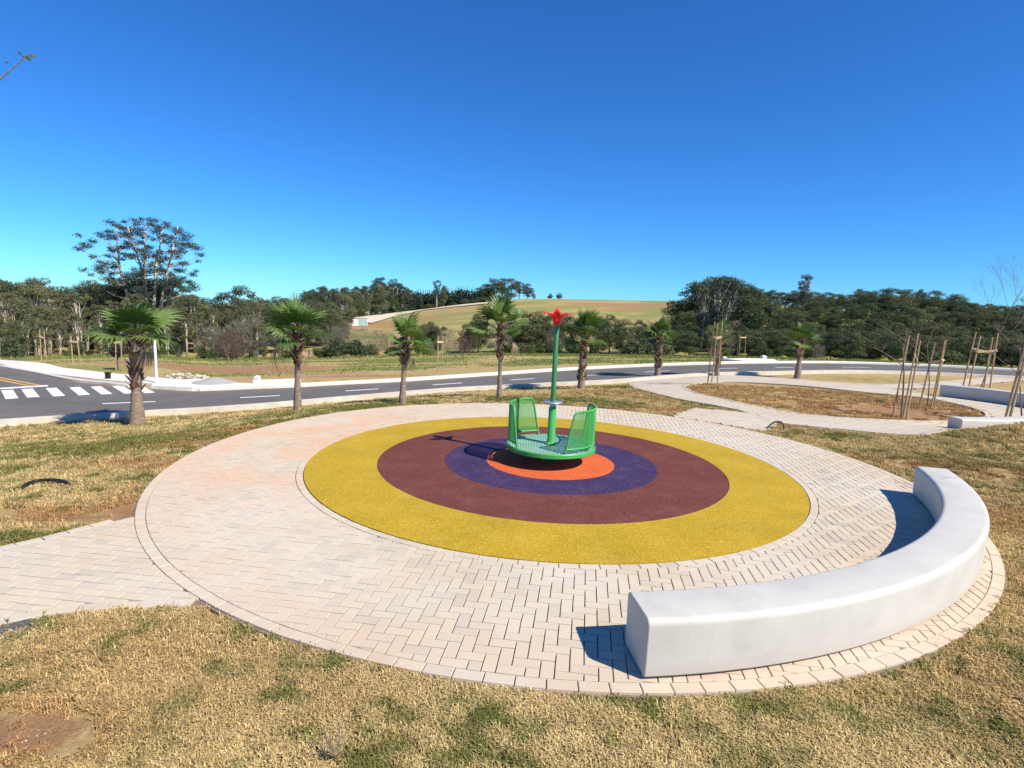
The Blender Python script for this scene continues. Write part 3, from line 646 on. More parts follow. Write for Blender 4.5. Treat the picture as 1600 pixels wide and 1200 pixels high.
# ------------------------------------------------------------------ hillside road and far wall
hr = catmull([(p.x, p.y) for p in (at(548, 503), at(585, 496), at(620, 490), at(660, 484), at(700, 479), at(750, 474), at(800, 470))], 6)
def drape(name, P, w, mat, off, nu=4):
    l_, r_ = strip_sides(P, w); V_ = []; F_ = []
    for a, b in zip(l_, r_):
        for k in range(nu + 1): q = a + (b - a) * k / nu; V_.append((q[0], q[1], Tz(*q) + off))
    for i_ in range(len(P) - 1):
        for k in range(nu): a = i_ * (nu + 1) + k; F_.append((a, a + 1, a + nu + 2, a + nu + 1))
    return tag(ob(name, mesh(name, V_, F_, mat)), kind='structure')
drape('hill_road', hr * .972, 15, M['earth_road'], .3)
p = at(556, 509); cont = empty('site_cabin', (p.x, p.y, Tz(p.x, p.y))); cont.rotation_euler.z = .25
tag(cont, 'small white site cabin with a teal panel at the foot of the hill road', 'cabin')
MB().box((0, 0, 1.3), (7.5, 3, 2.6)).build('wall', M['wall_white'], cont); MB().box((2.3, -1.53, 1.3), (2.6, .08, 2.3)).build('panel', M['panel_teal'], cont); MB().box((0, 0, 2.68), (7.9, 3.4, .14)).build('roof', M['concrete_pale'], cont)

# ------------------------------------------------------------------ curved concrete benches
def arc_bench(name, cx, cy, r0, r1, a0, a1, h_, label, zfix=None, n=72):
    rm = (r0 + r1) / 2; am = R((a0 + a1) / 2); base = empty(name, (cx + rm * math.cos(am), cy + rm * math.sin(am), 0)); bl = Vector(base.location)
    def body(prof, aa0, aa1, nm, mat, bev):
        V_ = []; F_ = []; m = len(prof)
        for k in range(n + 1):
            a = R(aa0 + (aa1 - aa0) * k / n); zz = zfix if zfix is not None else Tz(cx + rm * math.cos(a), cy + rm * math.sin(a))
            for r_, z_ in prof: V_.append((cx + r_ * math.cos(a) - bl.x, cy + r_ * math.sin(a) - bl.y, zz + z_ - bl.z))
        for k in range(n):
            for q in range(m): b = k * m + q; c_ = k * m + (q + 1) % m; F_.append((b, c_, c_ + m, b + m))
        F_.append(tuple(range(m))[::-1]); F_.append(tuple(n * m + q for q in range(m)))
        o_ = ob(nm, mesh(nm, V_, F_, mat), base); autosmooth(o_, 35)
        if bev: b_ = o_.modifiers.new('bevel', 'BEVEL'); b_.width = bev; b_.segments = 3; b_.limit_method = 'ANGLE'; b_.angle_limit = R(50)
        return o_
    c_ = .05; pr = [(r0 + .012, .022), (r0, h_ - c_)] + [(r0 + c_ - c_ * math.cos(R(q)), h_ - c_ + c_ * math.sin(R(q))) for q in (22, 45, 68, 90)] + [(r1 - c_ + c_ * math.sin(R(q)), h_ - c_ + c_ * math.cos(R(q))) for q in (0, 22, 45, 68)] + [(r1, h_ - c_), (r1 - .012, .022)]
    body(pr, a0, a1, 'seat', M['concrete_white'], .012)
    e = math.degrees(.05 / rm); body([(r0 + .06, -.012), (r0 + .06, .03), (r1 - .06, .03), (r1 - .06, -.012)], a0 + e, a1 - e, 'plinth', M['concrete'], 0)
    tag(base, label, 'bench', 'curved concrete benches'); return base
arc_bench('concrete_bench', 0.150, 10.180, 6.175, 6.61, -82.7, -18.2, .45, 'long curved white concrete bench on the round plaza edge', 0.)
# two more round the end of the looping walk
b2a, b2b = at(1467, 619), at(1600, 652)
def arc_through(p, q, bulge):
    m = (Vector(p[:2]) + Vector(q[:2])) / 2; d = Vector(q[:2]) - Vector(p[:2]); L_ = d.length; n_ = Vector((-d.y, d.x)).normalized(); r_ = (L_ * L_ / 4 + bulge * bulge) / (2 * bulge); c_ = m + n_ * (bulge - r_); return c_, abs(r_)
q2 = Vector((17.0, 16.0)); c2, r2 = arc_through((b2a.x, b2a.y), q2, .75)
an = lambda p, c_: math.degrees(math.atan2(p[1] - c_[1], p[0] - c_[0]))
s0, s1 = an(b2a, c2), an(q2, c2)
if s1 > s0: s0, s1 = s1, s0
arc_bench('concrete_bench', c2.x, c2.y, r2, r2 + .45, s1, s0, .46, 'curved concrete bench whose shaded face borders the far looping walk')
b3 = Vector((11.35, 14.15, 0)); q3 = Vector((15.6, 15.9)); c3, r3 = arc_through(q3, (b3.x, b3.y), -.35) if False else arc_through((b3.x, b3.y), q3, -.4)
s0, s1 = an(b3, c3), an(q3, c3)
if s0 - s1 > 180: s1 += 360
if s1 - s0 > 180: s0 += 360
arc_bench('concrete_bench', c3.x, c3.y, r3 - .45, r3, min(s0, s1), max(s0, s1), .46, 'concrete bench half hidden by the turf mound beside the looping walk', -.24)

# ------------------------------------------------------------------ merry-go-round
mg = empty('merry_go_round', (C[0], C[1], .003)); tag(mg, 'green merry-go-round with mesh guards and a red flower on its pole', 'merry-go-round')
PZ = .30; PR = .745
o = MB().lathe([(0, PZ - .004), (PR - .03, PZ - .004), (PR - .03, PZ - .03), (0, PZ - .03)], 64).build('platform', M['tread_plate'], mg)
o = MB().lathe([(PR - .03, PZ - .012), (PR - .012, PZ), (PR, PZ - .014), (PR, PZ - .066), (PR - .012, PZ - .078), (PR - .05, PZ - .078), (PR - .05, PZ - .03), (PR - .03, PZ - .012)], 72).build('rim', M['green_paint'], mg); autosmooth(o)
mb = MB()
for k in range(6):
    a = k * math.pi / 3 + .2; mb.box((.36 * math.cos(a), .36 * math.sin(a), PZ - .055), (.68, .05, .05), Matrix.Rotation(a, 3, 'Z'))
mb.build('spoke_frame', M['green_paint_dark'], mg)
autosmooth(MB().lathe([(0, 0), (.13, 0), (.13, .02), (.07, .03), (.07, PZ - .03), (0, PZ - .03)], 32).build('base_column', M['green_paint_dark'], mg))
autosmooth(MB().lathe([(0, PZ), (.105, PZ), (.105, PZ + .018), (.072, PZ + .03), (.066, PZ + .04), (.064, .90), (.056, .915), (.056, .93), (0, .93)], 32).build('post', M['green_paint'], mg))
autosmooth(MB().lathe([(0, .93), (.05, .93), (.05, .985), (0, .985)], 24).build('bearing', M['steel_grey'], mg))
autosmooth(MB().lathe([(0, .985), (.135, .985), (.155, .99), (.162, 1.0), (.155, 1.01), (.135, 1.014), (0, 1.014)], 48).build('hand_wheel', M['steel_grey'], mg))
autosmooth(MB().lathe([(0, 1.0), (.042, 1.0), (.040, 2.28), (.03, 2.30), (0, 2.30)], 20).build('pole', M['green_paint_dark'], mg))
def petal(L_, W_, lean):
    V_ = []; F_ = []; n = 9; w = 5
    for side in (1, -1):
        for i_ in range(n + 1):
            s = i_ / n; wd = W_ * max(.02, min((s + .10) / .55, (1 - s) / .52, 1) ** .8); tl = R(lean * (.25 + .75 * s))
            r_ = .02 + L_ * s * math.sin(tl); z_ = L_ * s * math.cos(tl)
            for k in range(w):
                q = (k / (w - 1) - .5); V_.append((r_ - .10 * abs(q) * wd * 2 * math.cos(tl) * 0 - side * .004 * math.cos(tl), wd * q, z_ + .10 * (q * q * 4) * wd * .5 + side * .004 * math.sin(tl)))
    N_ = (n + 1) * w
    for b in (0, N_):
        for i_ in range(n):
            for k in range(w - 1): a = b + i_ * w + k; f_ = (a, a + 1, a + w + 1, a + w); F_.append(f_ if b else f_[::-1])
    rim_ = [k for k in range(w)] + [i_ * w + w - 1 for i_ in range(1, n + 1)] + [n * w + k for k in range(w - 2, -1, -1)] + [i_ * w for i_ in range(n - 1, 0, -1)]
    for i_ in range(len(rim_)): a, b = rim_[i_], rim_[(i_ + 1) % len(rim_)]; F_.append((a, b, b + N_, a + N_))
    return V_, F_
autosmooth(MB().lathe([(0, 2.27), (.046, 2.27), (.075, 2.33), (.05, 2.37), (0, 2.37)], 16).build('flower_cup', M['red_paint'], mg))
for k in range(6):
    le = (66, 58, 12, 56, 65, 26)[k]; a = R((318, 40, 92, 140, 222, 262)[k]); V_, F_ = petal((.32, .29, .25, .29, .32, .21)[k], .155, le)
    o = MB().add(V_, F_).build('petal', M['red_paint'], mg, loc=(.03 * math.cos(a), .03 * math.sin(a), 2.315), rot=(0, 0, a)); autosmooth(o, 50)
GR = PR - .035
def guard(a0, a1):
    pt = lambda a, z_, r_=GR: Vector((r_ * math.cos(R(a)), r_ * math.sin(R(a)), z_)); z0, z1 = PZ + .07, .955; ins = 7
    lo = lambda s: a0 + 3 + (a1 - a0 - 6) * s; hi = lambda s: a0 + ins + 6 + (a1 - a0 - 2 * ins - 12) * s
    mb = MB(); n = 24
    loop_ = [pt(a0 + 1, PZ - .01), pt(a0 + 2.5, z0)] + [pt(a0 + 2.5 + (ins + 2) * q, z0 + (z1 - z0 - .05) * q) for q in (.35, .7, 1)] + [pt(hi(0) + 1.5, z1 - .012)]
    loop_ += [pt(hi(k / n), z1) for k in range(1, n)] + [pt(hi(1) - 1.5, z1 - .012)] + [pt(a1 - 2.5 - (ins + 2) * q, z0 + (z1 - z0 - .05) * q) for q in (1, .7, .35)] + [pt(a1 - 2.5, z0), pt(a1 - 1, PZ - .01)]
    mb.tube(loop_, .0165, 8); mb.tube([pt(lo(k / n), z0) for k in range(n + 1)], .014, 8)
    for s in (.34, .66): mb.tube([pt(a0 + (a1 - a0) * s, PZ - .01), pt(a0 + (a1 - a0) * s, z1)], .0135, 8)
    g = mb.build('guard', M['green_paint'], mg); autosmooth(g, 50)
    w = MB(); rw = .0034; st_ = .017; arc = R(a1 - a0) * GR; nv = int(arc / st_)
    for k in range(1, nv):
        a = a0 + (a1 - a0) * k / nv; e = min(a - a0 - 3, a1 - 3 - a); zt_ = z0 + (z1 - z0) * min(1, e / (ins + 3))
        if zt_ > z0 + .02: w.tube([pt(a, z0), pt(a, zt_)], rw, 4, False)
    for k in range(1, int((z1 - z0) / st_)):
        z_ = z0 + k * st_; q = (z_ - z0) / (z1 - z0) * (ins + 3); b0, b1 = a0 + 3 + q, a1 - 3 - q; w.tube([pt(b0 + (b1 - b0) * i_ / 26, z_) for i_ in range(27)], rw, 4, False)
    w.build('wire_mesh', M['green_paint'], g)
guard(103, 218); guard(-77, 38)
bolt = mesh('bolt', *(lambda m: (m.V, m.F))(MB().lathe([(0, 0), (.014, 0), (.014, .010), (.008, .016), (0, .016)], 8)), M['steel_grey'])
for k in range(12): a = k * math.pi / 6 + .13; ob('bolt', bolt, mg, ((PR - .075) * math.cos(a), (PR - .075) * math.sin(a), PZ - .006))
for k in range(6): a = k * math.pi / 3; ob('bolt', bolt, mg, (.086 * math.cos(a), .086 * math.sin(a), PZ + .016))

# ------------------------------------------------------------------ fan palms
def fan_mesh(seed, R_, pet, spread, droop, seg=28):
    rn = random.Random(seed); V_ = []; F_ = []
    st_ = (.06, .30, .56, .80, 1.0)
    for s in range(seg):
        ph = R(-spread + 2 * spread * (s + .5) / seg); dph = R(2 * spread / seg); rr = R_ * (.80 + .20 * math.cos(ph * .75)) * rn.uniform(.9, 1.05); dr = droop * rn.uniform(.6, 1.5); b = len(V_); tw = rn.uniform(-.05, .05)
        for i_, q in enumerate(st_):
            r_ = rr * q; hw = r_ * dph * .5 if q < .6 else rr * dph * .5 * .56 * (1 - (q - .56) / .44) ** .8 * .95
            cup = .22 * (abs(ph) / R(spread)) ** 2 * r_
            z_ = cup - dr * rr * max(0, q - .35) ** 2 * 1.6; fl = 1 - .35 * dr * max(0, q - .5)
            cx, cy = math.cos(ph + tw * q), math.sin(ph + tw * q); nx_, ny_ = -cy, cx
            for k, zz in ((-1, -.05), (0, .07), (1, -.05)): V_.append((pet + cx * r_ * fl + nx_ * hw * k, cy * r_ * fl + ny_ * hw * k, z_ + zz * min(hw * 4, .09)))
        for i_ in range(len(st_) - 1):
            for k in (0, 1): a = b + i_ * 3 + k; F_.append((a, a + 1, a + 4, a + 3))
    mb = MB().add(V_, F_); mb.tube([(-.02, 0, -.02), (pet * .5, 0, .015), (pet + R_ * .12, 0, 0)], [.026, .017, .010], 5); return mb
fan_green = [mesh('frond', *(lambda m: (m.V, m.F))(fan_mesh(11 + k, .80, .46 + .04 * k, 96 + 7 * k, .05 + .15 * k, 22)), M['palm_green']) for k in range(4)]
fan_dry = [mesh('dead_frond', *(lambda m: (m.V, m.F))(fan_mesh(31 + k, .55, .42, 70, 1.5, 22)), M['palm_dry']) for k in range(2)]
def palm(px, py, ytop, wpx, nfr, sc, boots, lean, seed, label, dead=()):
    rn = random.Random(seed); p = at(px, py); D = math.hypot(p.x, p.y) * math.cos(math.atan2(p.x, p.y)); H = (py - ytop) * D / FPX * .985
    t_ = empty('palm_tree', (p.x, p.y, p.z - .05)); tag(t_, label, 'palm tree', 'fan palms planted along the road verge')
    sc = H / 3.55 * sc; th_ = H - .76 * sc; rb = wpx * D / FPX / 2 * .88; n = 16; pts = []; rad_ = []
    for i_ in range(n + 1):
        s = i_ / n; pts.append((lean * s * s, .3 * lean * s, th_ * s)); rad_.append(rb * (1.0 - .38 * min(1, s / .35) + .04 * math.sin(s * 40 + seed)) * (1 if s < .9 else 1.1))
    o_ = MB().tube(pts, rad_, 14).build('trunk', M['palm_trunk'], t_); autosmooth(o_, 60)
    if boots > 0:
        mb = MB(); nb = int(150 * boots)
        for k in range(nb):
            s = 1 - boots + boots * (k + rn.random()) / nb; s = min(s, .99); a = k * 2.39996 + rn.uniform(-.3, .3); i_ = s * n; r_ = np.interp(i_, range(n + 1), rad_); cx = np.interp(i_, range(n + 1), [q[0] for q in pts]); cy = np.interp(i_, range(n + 1), [q[1] for q in pts])
            L_ = rn.uniform(.12, .27) * sc; w0 = rn.uniform(.05, .09) * sc; out = rn.uniform(.35, 1.1); u = Vector((math.cos(a), math.sin(a), 0)); sd_ = Vector((-math.sin(a), math.cos(a), 0)); b0 = Vector((cx, cy, th_ * s)) + u * (r_ - .02)
            d_ = (u * out + Vector((0, 0, 1))).normalized(); tip = b0 + d_ * L_; th2 = u * .018
            skew = sd_ * rn.uniform(-.03, .03)
            mb.add([b0 - sd_ * w0, b0 + sd_ * w0, tip + sd_ * w0 * .45 + skew, tip - sd_ * w0 * .5 + skew, b0 - sd_ * w0 + th2, b0 + sd_ * w0 + th2, tip + sd_ * w0 * .45 + th2 + skew, tip - sd_ * w0 * .5 + th2 + skew],
                   [(0, 1, 2, 3), (7, 6, 5, 4), (0, 4, 5, 1), (1, 5, 6, 2), (2, 6, 7, 3), (3, 7, 4, 0)])
        mb.build('leaf_bases', M['leaf_base'], t_)
    top = Vector(pts[-1]) - Vector((0, 0, .08))
    nfr = int(nfr * .76)
    for k in range(nfr):
        s = k / max(1, nfr - 1); a = k * 2.39996 + rn.uniform(-.45, .45); el = R(84 - 84 * s ** .9 + rn.uniform(-16, 14)); f_ = ob('frond', fan_green[rn.randrange(4)], t_)
        f_.rotation_mode = 'XYZ'; m_ = Matrix.Translation(top + Vector((0, 0, -.22 * s))) @ Matrix.Rotation(a, 4, 'Z') @ Matrix.Rotation(-el, 4, 'Y') @ Matrix.Rotation(rn.uniform(-.5, .5), 4, 'X') @ Matrix.Scale(sc * rn.uniform(.72, 1.14), 4); f_.matrix_local = m_
    for (a, el, s_) in dead:
        f_ = ob('dead_frond', fan_dry[rn.randrange(2)], t_); f_.matrix_local = Matrix.Translation(top + Vector((0, 0, -.3))) @ Matrix.Rotation(R(a), 4, 'Z') @ Matrix.Rotation(-R(el), 4, 'Y') @ Matrix.Scale(s_ * sc, 4)
    return t_
palm(215, 662, 468, 27, 24, 1.0, .62, .05, 1, 'thick fan palm with shaggy trunk opposite the crosswalk and the white post', [(-25, -36, .9), (-5, -30, .8)])
palm(465, 640, 467, 16, 22, 1.0, .45, .02, 2, 'tall slim fan palm with long trunk and a broken straw frond hanging by its side', [(184, -22, 1.3), (-20, -40, .9)])
palm(629, 628, 493, 14, 19, 1.0, .42, .08, 3, 'fan palm with bright green crown standing before the hill cabin and stakes', [(-10, -50, .8)])
palm(780, 620, 468, 11, 20, .95, .5, -.04, 4, 'leaning slender fan palm with dark crown just beyond the rubber rings', [(-5, -28, 1.2)])
palm(908, 607, 487, 15, 24, 1.0, .85, .05, 5, 'stout fan palm with shaggy brown trunk close to the flower pole', [(-20, -65, .8), (190, -72, .7)])
palm(1027, 588, 497, 12, 24, 1.1, .8, -.02, 6, 'bushy fan palm at the outer bend of the looping walk', [(200, -70, .6)])
palm(1120, 587, 503, 10, 18, .95, .8, .03, 7, 'fan palm right behind the tall stakes on the turf island', [])
palm(1246, 590, 505, 13, 22, 1.0, .55, .02, 8, 'short dark-trunked fan palm between the looping walk and the road, next to open turf', [])

# ------------------------------------------------------------------ stakes and saplings
def tubes_tree(seed, h_, r0, levels, spread, nb, fork=.3, up=.5):
    rn = random.Random(seed); trunk = MB(); br = MB()
    def grow(p, d, L_, r_, lev, mb):
        n = 5; pts = [p.copy()]; rr = [r_]; q = p.copy(); dd = d.copy()
        for k in range(n):
            dd = (dd + Vector((rn.uniform(-1, 1), rn.uniform(-1, 1), rn.uniform(-.4, .8))) * .13).normalized(); q = q + dd * L_ / n; pts.append(q.copy()); rr.append(max(.0022, r_ * (1 - .62 * (k + 1) / n)))
        mb.tube(pts, rr, 6 if lev == 0 else 4)
        if lev < levels:
            for k in range(nb if lev == 0 else nb - 1):
                s = fork + (1 - fork) * (k + rn.random() * .8) / nb; i_ = min(int(s * n), n - 1); b0 = pts[i_] + (pts[i_ + 1] - pts[i_]) * (s * n - i_); a = rn.uniform(0, 6.28) if lev else k * 2.4 + rn.uniform(-.4, .4)
                nd = (dd * up + Vector((math.cos(a), math.sin(a), .25)) * spread).normalized(); grow(b0, nd, L_ * rn.uniform(.42, .62) * (1.2 - .5 * s), rr[i_] * .62, lev + 1, br)
    grow(Vector((0, 0, -.05)), Vector((0, 0, 1)), h_, r0, 0, trunk); return trunk, br
def sapling(px, py, h_, label, seed, r0=.022, levels=3, spread=.8, nb=5, fork=.5, off=(0, 0), mat='bark_grey', leaves=0):
    p = at(px, py); x, y = p.x + off[0], p.y + off[1]; t_ = empty('sapling', (x, y, Tz(x, y) - .03)); tr_, br = tubes_tree(seed, h_, r0, levels, spread, nb, fork)
    tr_.build('trunk', M[mat], t_); br.build('branches', M[mat], t_); tag(t_, label, 'young tree', 'young staked trees'); return t_
def stakes(px, py, ytop, label, n=3, sp=.34, seed=0, bar=(0, 1), barz=.72, lean=.06, w=.025, off=(0, 0), rot=0.):
    rn = random.Random(seed); p = at(px, py); x, y = p.x + off[0], p.y + off[1]; D = p.y; h_ = (py - ytop) * D / FPX; t_ = empty('tree_stakes', (x, y, Tz(x, y) - .04)); tops = []
    for k in range(n):
        a = rot + 2 * math.pi * k / n + rn.uniform(-.2, .2); b0 = Vector((sp * math.cos(a), sp * math.sin(a), 0)); hh = h_ * rn.uniform(.93, 1.03); tp = b0 * .8 + Vector((lean + rn.uniform(-.02, .02), rn.uniform(-.03, .03), hh)); tops.append((b0, tp))
        MB().tube([b0, b0.lerp(tp, .5) + Vector((rn.uniform(-.01, .01), 0, 0)), tp], [w, w * .95, w * .85], 8).build('post', M['stake_wood'], t_)
    for k in range(n):
        if k in bar or len(bar) == 0: a, b = tops[k], tops[(k + 1) % n]; u, v = a[0].lerp(a[1], barz), b[0].lerp(b[1], barz); d_ = v - u; MB().box((u + v) / 2 + Vector((0, -w * 1.3, 0)), (d_.length + .1, .022, .085), Vector((1, 0, 0)).rotation_difference(d_.normalized()).to_matrix()).build('crossbar', M['batten_wood'], t_)
    tag(t_, label, 'tree stakes', 'wooden stakes round young trees'); return t_
stakes(1112, 601, 500, 'tall dark stakes at the tip of the turf island', 3, .22, 1, (), .75, .02)
sapling(1112, 601, 2.1, 'bare twiggy sapling at the tip of the turf island', 41, .026, 4, .5, 6, .55)
stakes(1408, 651, 520, 'stakes with a pale crossbar on the bare soil of the island', 3, .20, 2, (2,), .74, .13, rot=.55)
sapling(1408, 651, 2.2, 'bare young tree with wide grey branches on the bare soil of the island', 44, .03, 3, 1.0, 5, .62)
stakes(1449, 634, 526, 'plain pair of stakes deeper in the turf island near the shaded bench', 3, .22, 3, (), .7, .15, rot=.2)
sapling(1449, 634, 2.2, 'thin bare sapling deeper in the turf island near the shaded bench', 47, .022, 3, .9, 4, .6)
stakes(1524, 607, 519, 'cluster of stakes beyond the shaded bench', 4, .52, 4, (), .7, .12, w=.034, rot=.4)
sapling(1532, 606, 4.6, 'tall bare tree with upright twigs beyond the shaded bench', 52, .026, 3, .42, 7, .45)
stakes(1574, 661, 496, 'big weathered stakes on the turf mound with a wide pale crossbar', 3, .42, 5, (1, 2), .68, .24, w=.036, rot=R(200), off=(.18, -.1))
sapling(1588, 660, 2.3, 'crooked bare sapling on the turf mound', 55, .024, 3, .8, 5, .5, off=(.1, -.1))
t_ = empty('sapling', (8.5, 7.3, -.05)); _t, _b = tubes_tree(63, 2.7, .028, 3, .8, 5, .45); _t.build('trunk', M['bark_grey'], t_); _b.build('branches', M['bark_grey'], t_); tag(t_, 'bare young tree on the turf beyond the end of the long bench', 'young tree', 'young staked trees')
stakes(686, 580, 523, 'thin pale stakes with a short crossbar across the road', 3, .2, 6, (0, 1, 2), .82, .0, w=.022)
stakes(1156, 562, 520, 'pale stake frame across the road below the dense wood', 3, .35, 7, (0, 1, 2), .9, .0, w=.025)
stakes(28, 558, 494, 'leaning stakes at the far end of the pale sidewalk', 2, .18, 8, (), .8, -.25, w=.06)
stakes(69, 563, 516, 'pair of stakes standing in the strip behind the pale sidewalk', 2, .2, 9, (), .8, -.03, w=.035)
stakes(120, 569, 523, 'stakes behind the pale sidewalk opposite the stop line', 2, .2, 10, (), .8, -.06, w=.035)
stakes(186, 578, 520, 'stakes holding a drooping dark plant beside the shaggy palm', 2, .16, 11, (), .8, .03, w=.03)
# the drooping withered plant between the last stakes
p = at(183, 577); dp = empty('withered_palm', (p.x, p.y, p.z - .03)); MB().tube([(0, 0, 0), (.02, 0, .6), (.05, 0, 1.35)], [.06, .05, .04], 7).build('trunk', M['bark_brown'], dp)
for k in range(9):
    f_ = ob('dead_frond', fan_dry[k % 2].copy(), dp); f_.data.materials.clear(); f_.data.materials.append(M['dark_bag']); f_.matrix_local = Matrix.Translation((.04, 0, 1.35)) @ Matrix.Rotation(k * .7, 4, 'Z') @ Matrix.Rotation(R(48 + 8 * (k % 3)), 4, 'Y') @ Matrix.Scale(.78, 4)
tag(dp, 'withered palm with drooping dark fronds behind the sidewalk', 'palm tree')

# ------------------------------------------------------------------ small things about the place
p = at(245, 600.5); wp = empty('white_post', (p.x, p.y, p.z)); hh = 72 * p.y / FPX; autosmooth(MB().tube([(0, 0, 0), (-.02, 0, hh)], .055, 14).build('pole', M['white_pole'], wp)); MB().lathe([(0, 0), (.13, 0), (.13, .03), (0, .03)], 16).build('base_plate', M['steel_grey'], wp)
autosmooth(MB().lathe([(0, hh), (.06, hh), (.06, hh + .02), (0, hh + .03)], 14).build('cap', M['steel_grey'], wp)); tag(wp, 'plain white metal post at the street corner', 'post')
def heap(name, px, py, sx, sy, h_, mat, label, seed, cat):
    p = at(px, py); rn = np.random.default_rng(seed); n = 22; V_ = []; F_ = []
    for i_ in range(n + 1):
        for k in range(n + 1):
            u, v = i_ / n * 2 - 1, k / n * 2 - 1; r_ = math.hypot(u, v); z_ = h_ * max(0, 1 - r_) ** .8 * (1 + rn.uniform(-.12, .12)) - .06; V_.append((u * sx, v * sy, z_))
    for i_ in range(n):
        for k in range(n): a = i_ * (n + 1) + k; F_.append((a, a + n + 1, a + n + 2, a + 1))
    o_ = ob(name, mesh(name, V_, F_, mat, True), None, (p.x, p.y, p.z + .1)); return tag(o_, label, cat)
heap('gravel_heap', 338, 603, 1.25, .8, .36, M['gravel_grey'], 'grey gravel heap tipped on the corner sidewalk', 3, 'gravel heap')
p = at(290, 591)
def rock(seed, s):
    rn = random.Random(seed); bm_ = bmesh.new(); bmesh.ops.create_icosphere(bm_, subdivisions=1, radius=s)
    for v in bm_.verts: v.co *= rn.uniform(.65, 1.15); v.co.z *= .7
    me_ = bpy.data.meshes.new('stone'); bm_.to_mesh(me_); bm_.free(); me_.materials.append(M['rubble_white']); return me_
rocks = [rock(k, .16) for k in range(4)]; rb = empty('rubble_pile', (p.x, p.y, p.z)); tag(rb, 'pile of broken white rubble behind the corner sidewalk', 'rubble')
rn = random.Random(5)
for k in range(40): a = rn.uniform(0, 6.28); q = rn.random() ** .6; ob('stone', rocks[k % 4], rb, (1.15 * q * math.cos(a), .5 * q * math.sin(a), .05 + .18 * (1 - q)), (rn.uniform(0, 3), rn.uniform(0, 3), rn.uniform(0, 3)), rn.uniform(.35, .8))
def marker(px, py, s, label):
    p = at(px, py); o_ = MB().box((0, 0, s * .5), (s, s, s)).add([(-s * .42, -s * .42, s), (s * .42, -s * .42, s), (s * .42, s * .42, s), (-s * .42, s * .42, s), (0, 0, s * 1.18)], [(0, 1, 4), (1, 2, 4), (2, 3, 4), (3, 0, 4)]).build('marker_block', M['wall_white'], None, loc=(p.x, p.y, p.z - .04), bevel=.015); tag(o_, label, 'marker block')
marker(402, 594, .24, 'white concrete marker block by the gravel heap'); marker(1193, 562.5, .36, 'small white marker block beside the far sidewalk below the wood'); marker(1132, 562.5, .28, 'low white marker block left of the stake frame across the road')
def hose(pts, mat, label, r_=.022):
    P = [Vector((p.x, p.y, p.z + z_)) for p, z_ in ((at(a, b), z_) for a, b, z_ in pts)]; P2 = catmull([tuple(q) for q in P], 6); b0 = P2[0].copy(); b0[2] = Tz(b0[0], b0[1])
    o_ = MB().tube([tuple(np.array(q) - b0) for q in P2], r_, 8).build('drain_hose', mat, None, loc=tuple(b0)); autosmooth(o_, 60); tag(o_, label, 'hose', 'cut hoses poking out of the turf')
hose([(34, 762, -.04), (38, 760, .01), (52, 755, .022), (70, 752.5, .024), (90, 752.5, .018), (103, 754, .005), (110, 755, -.04)], M['hose_black'], 'short black hose lying on the dry turf near the side path', .022)
hose([(1199, 670, -.08), (1200, 669, .02), (1208, 668, .12), (1217, 668, .14), (1224, 669, .07), (1226, 670, -.08)], M['hose_green'], 'dark hose loop arching out of the turf by the link path', .022)
p = at(30, 968); gp = ob('gravel_patch', mesh('gravel_patch', [(.26 * math.cos(k * .3491) * (1 + .12 * math.sin(k * 5)), .14 * math.sin(k * .3491), 0) for k in range(18)], [tuple(range(18))], M['gravel_dark']), None, (p.x + .03, p.y - .10, -.012)); tag(gp, kind='stuff')
p = at(169, 594); o_ = MB().box((0, 0, .16), (.16, .16, .32)).box((0, 0, .34), (.2, .2, .05)).build('bollard_stub', M['dark_bag'], None, loc=(p.x, p.y, p.z)); tag(o_, 'short dark stub on the verge beside the pale sidewalk', 'bollard')

# ------------------------------------------------------------------ trees of the wood
def leaves(cent, radii, n, size, seed, shell=.55, droop=0., aspect=.6):
    rn = np.random.default_rng(seed); cent = np.asarray(cent, float); radii = np.asarray(radii, float); w = (radii.prod(1)) ** (2 / 3); k = rn.choice(len(cent), n, p=w / w.sum())
    d = rn.normal(size=(n, 3)); d /= np.linalg.norm(d, axis=1)[:, None]; r_ = shell + (1 - shell) * rn.random(n) ** .7; r_ *= 1 + .12 * rn.normal(size=n)
    p = cent[k] + d * radii[k] * r_[:, None]; nrm = d * .7 + rn.normal(size=(n, 3)) * .6 + np.array([0, 0, .35]); nrm /= np.linalg.norm(nrm, axis=1)[:, None]
    u = np.cross(nrm, rn.normal(size=(n, 3))); u /= np.linalg.norm(u, axis=1)[:, None]; v = np.cross(nrm, u); s = size * rn.uniform(.55, 1.35, n)[:, None]
    V_ = np.stack([p - u * s, p - v * s * aspect, p + u * s, p + v * s * aspect], 1).reshape(-1, 3); F_ = np.arange(n * 4).reshape(-1, 4); return V_, F_
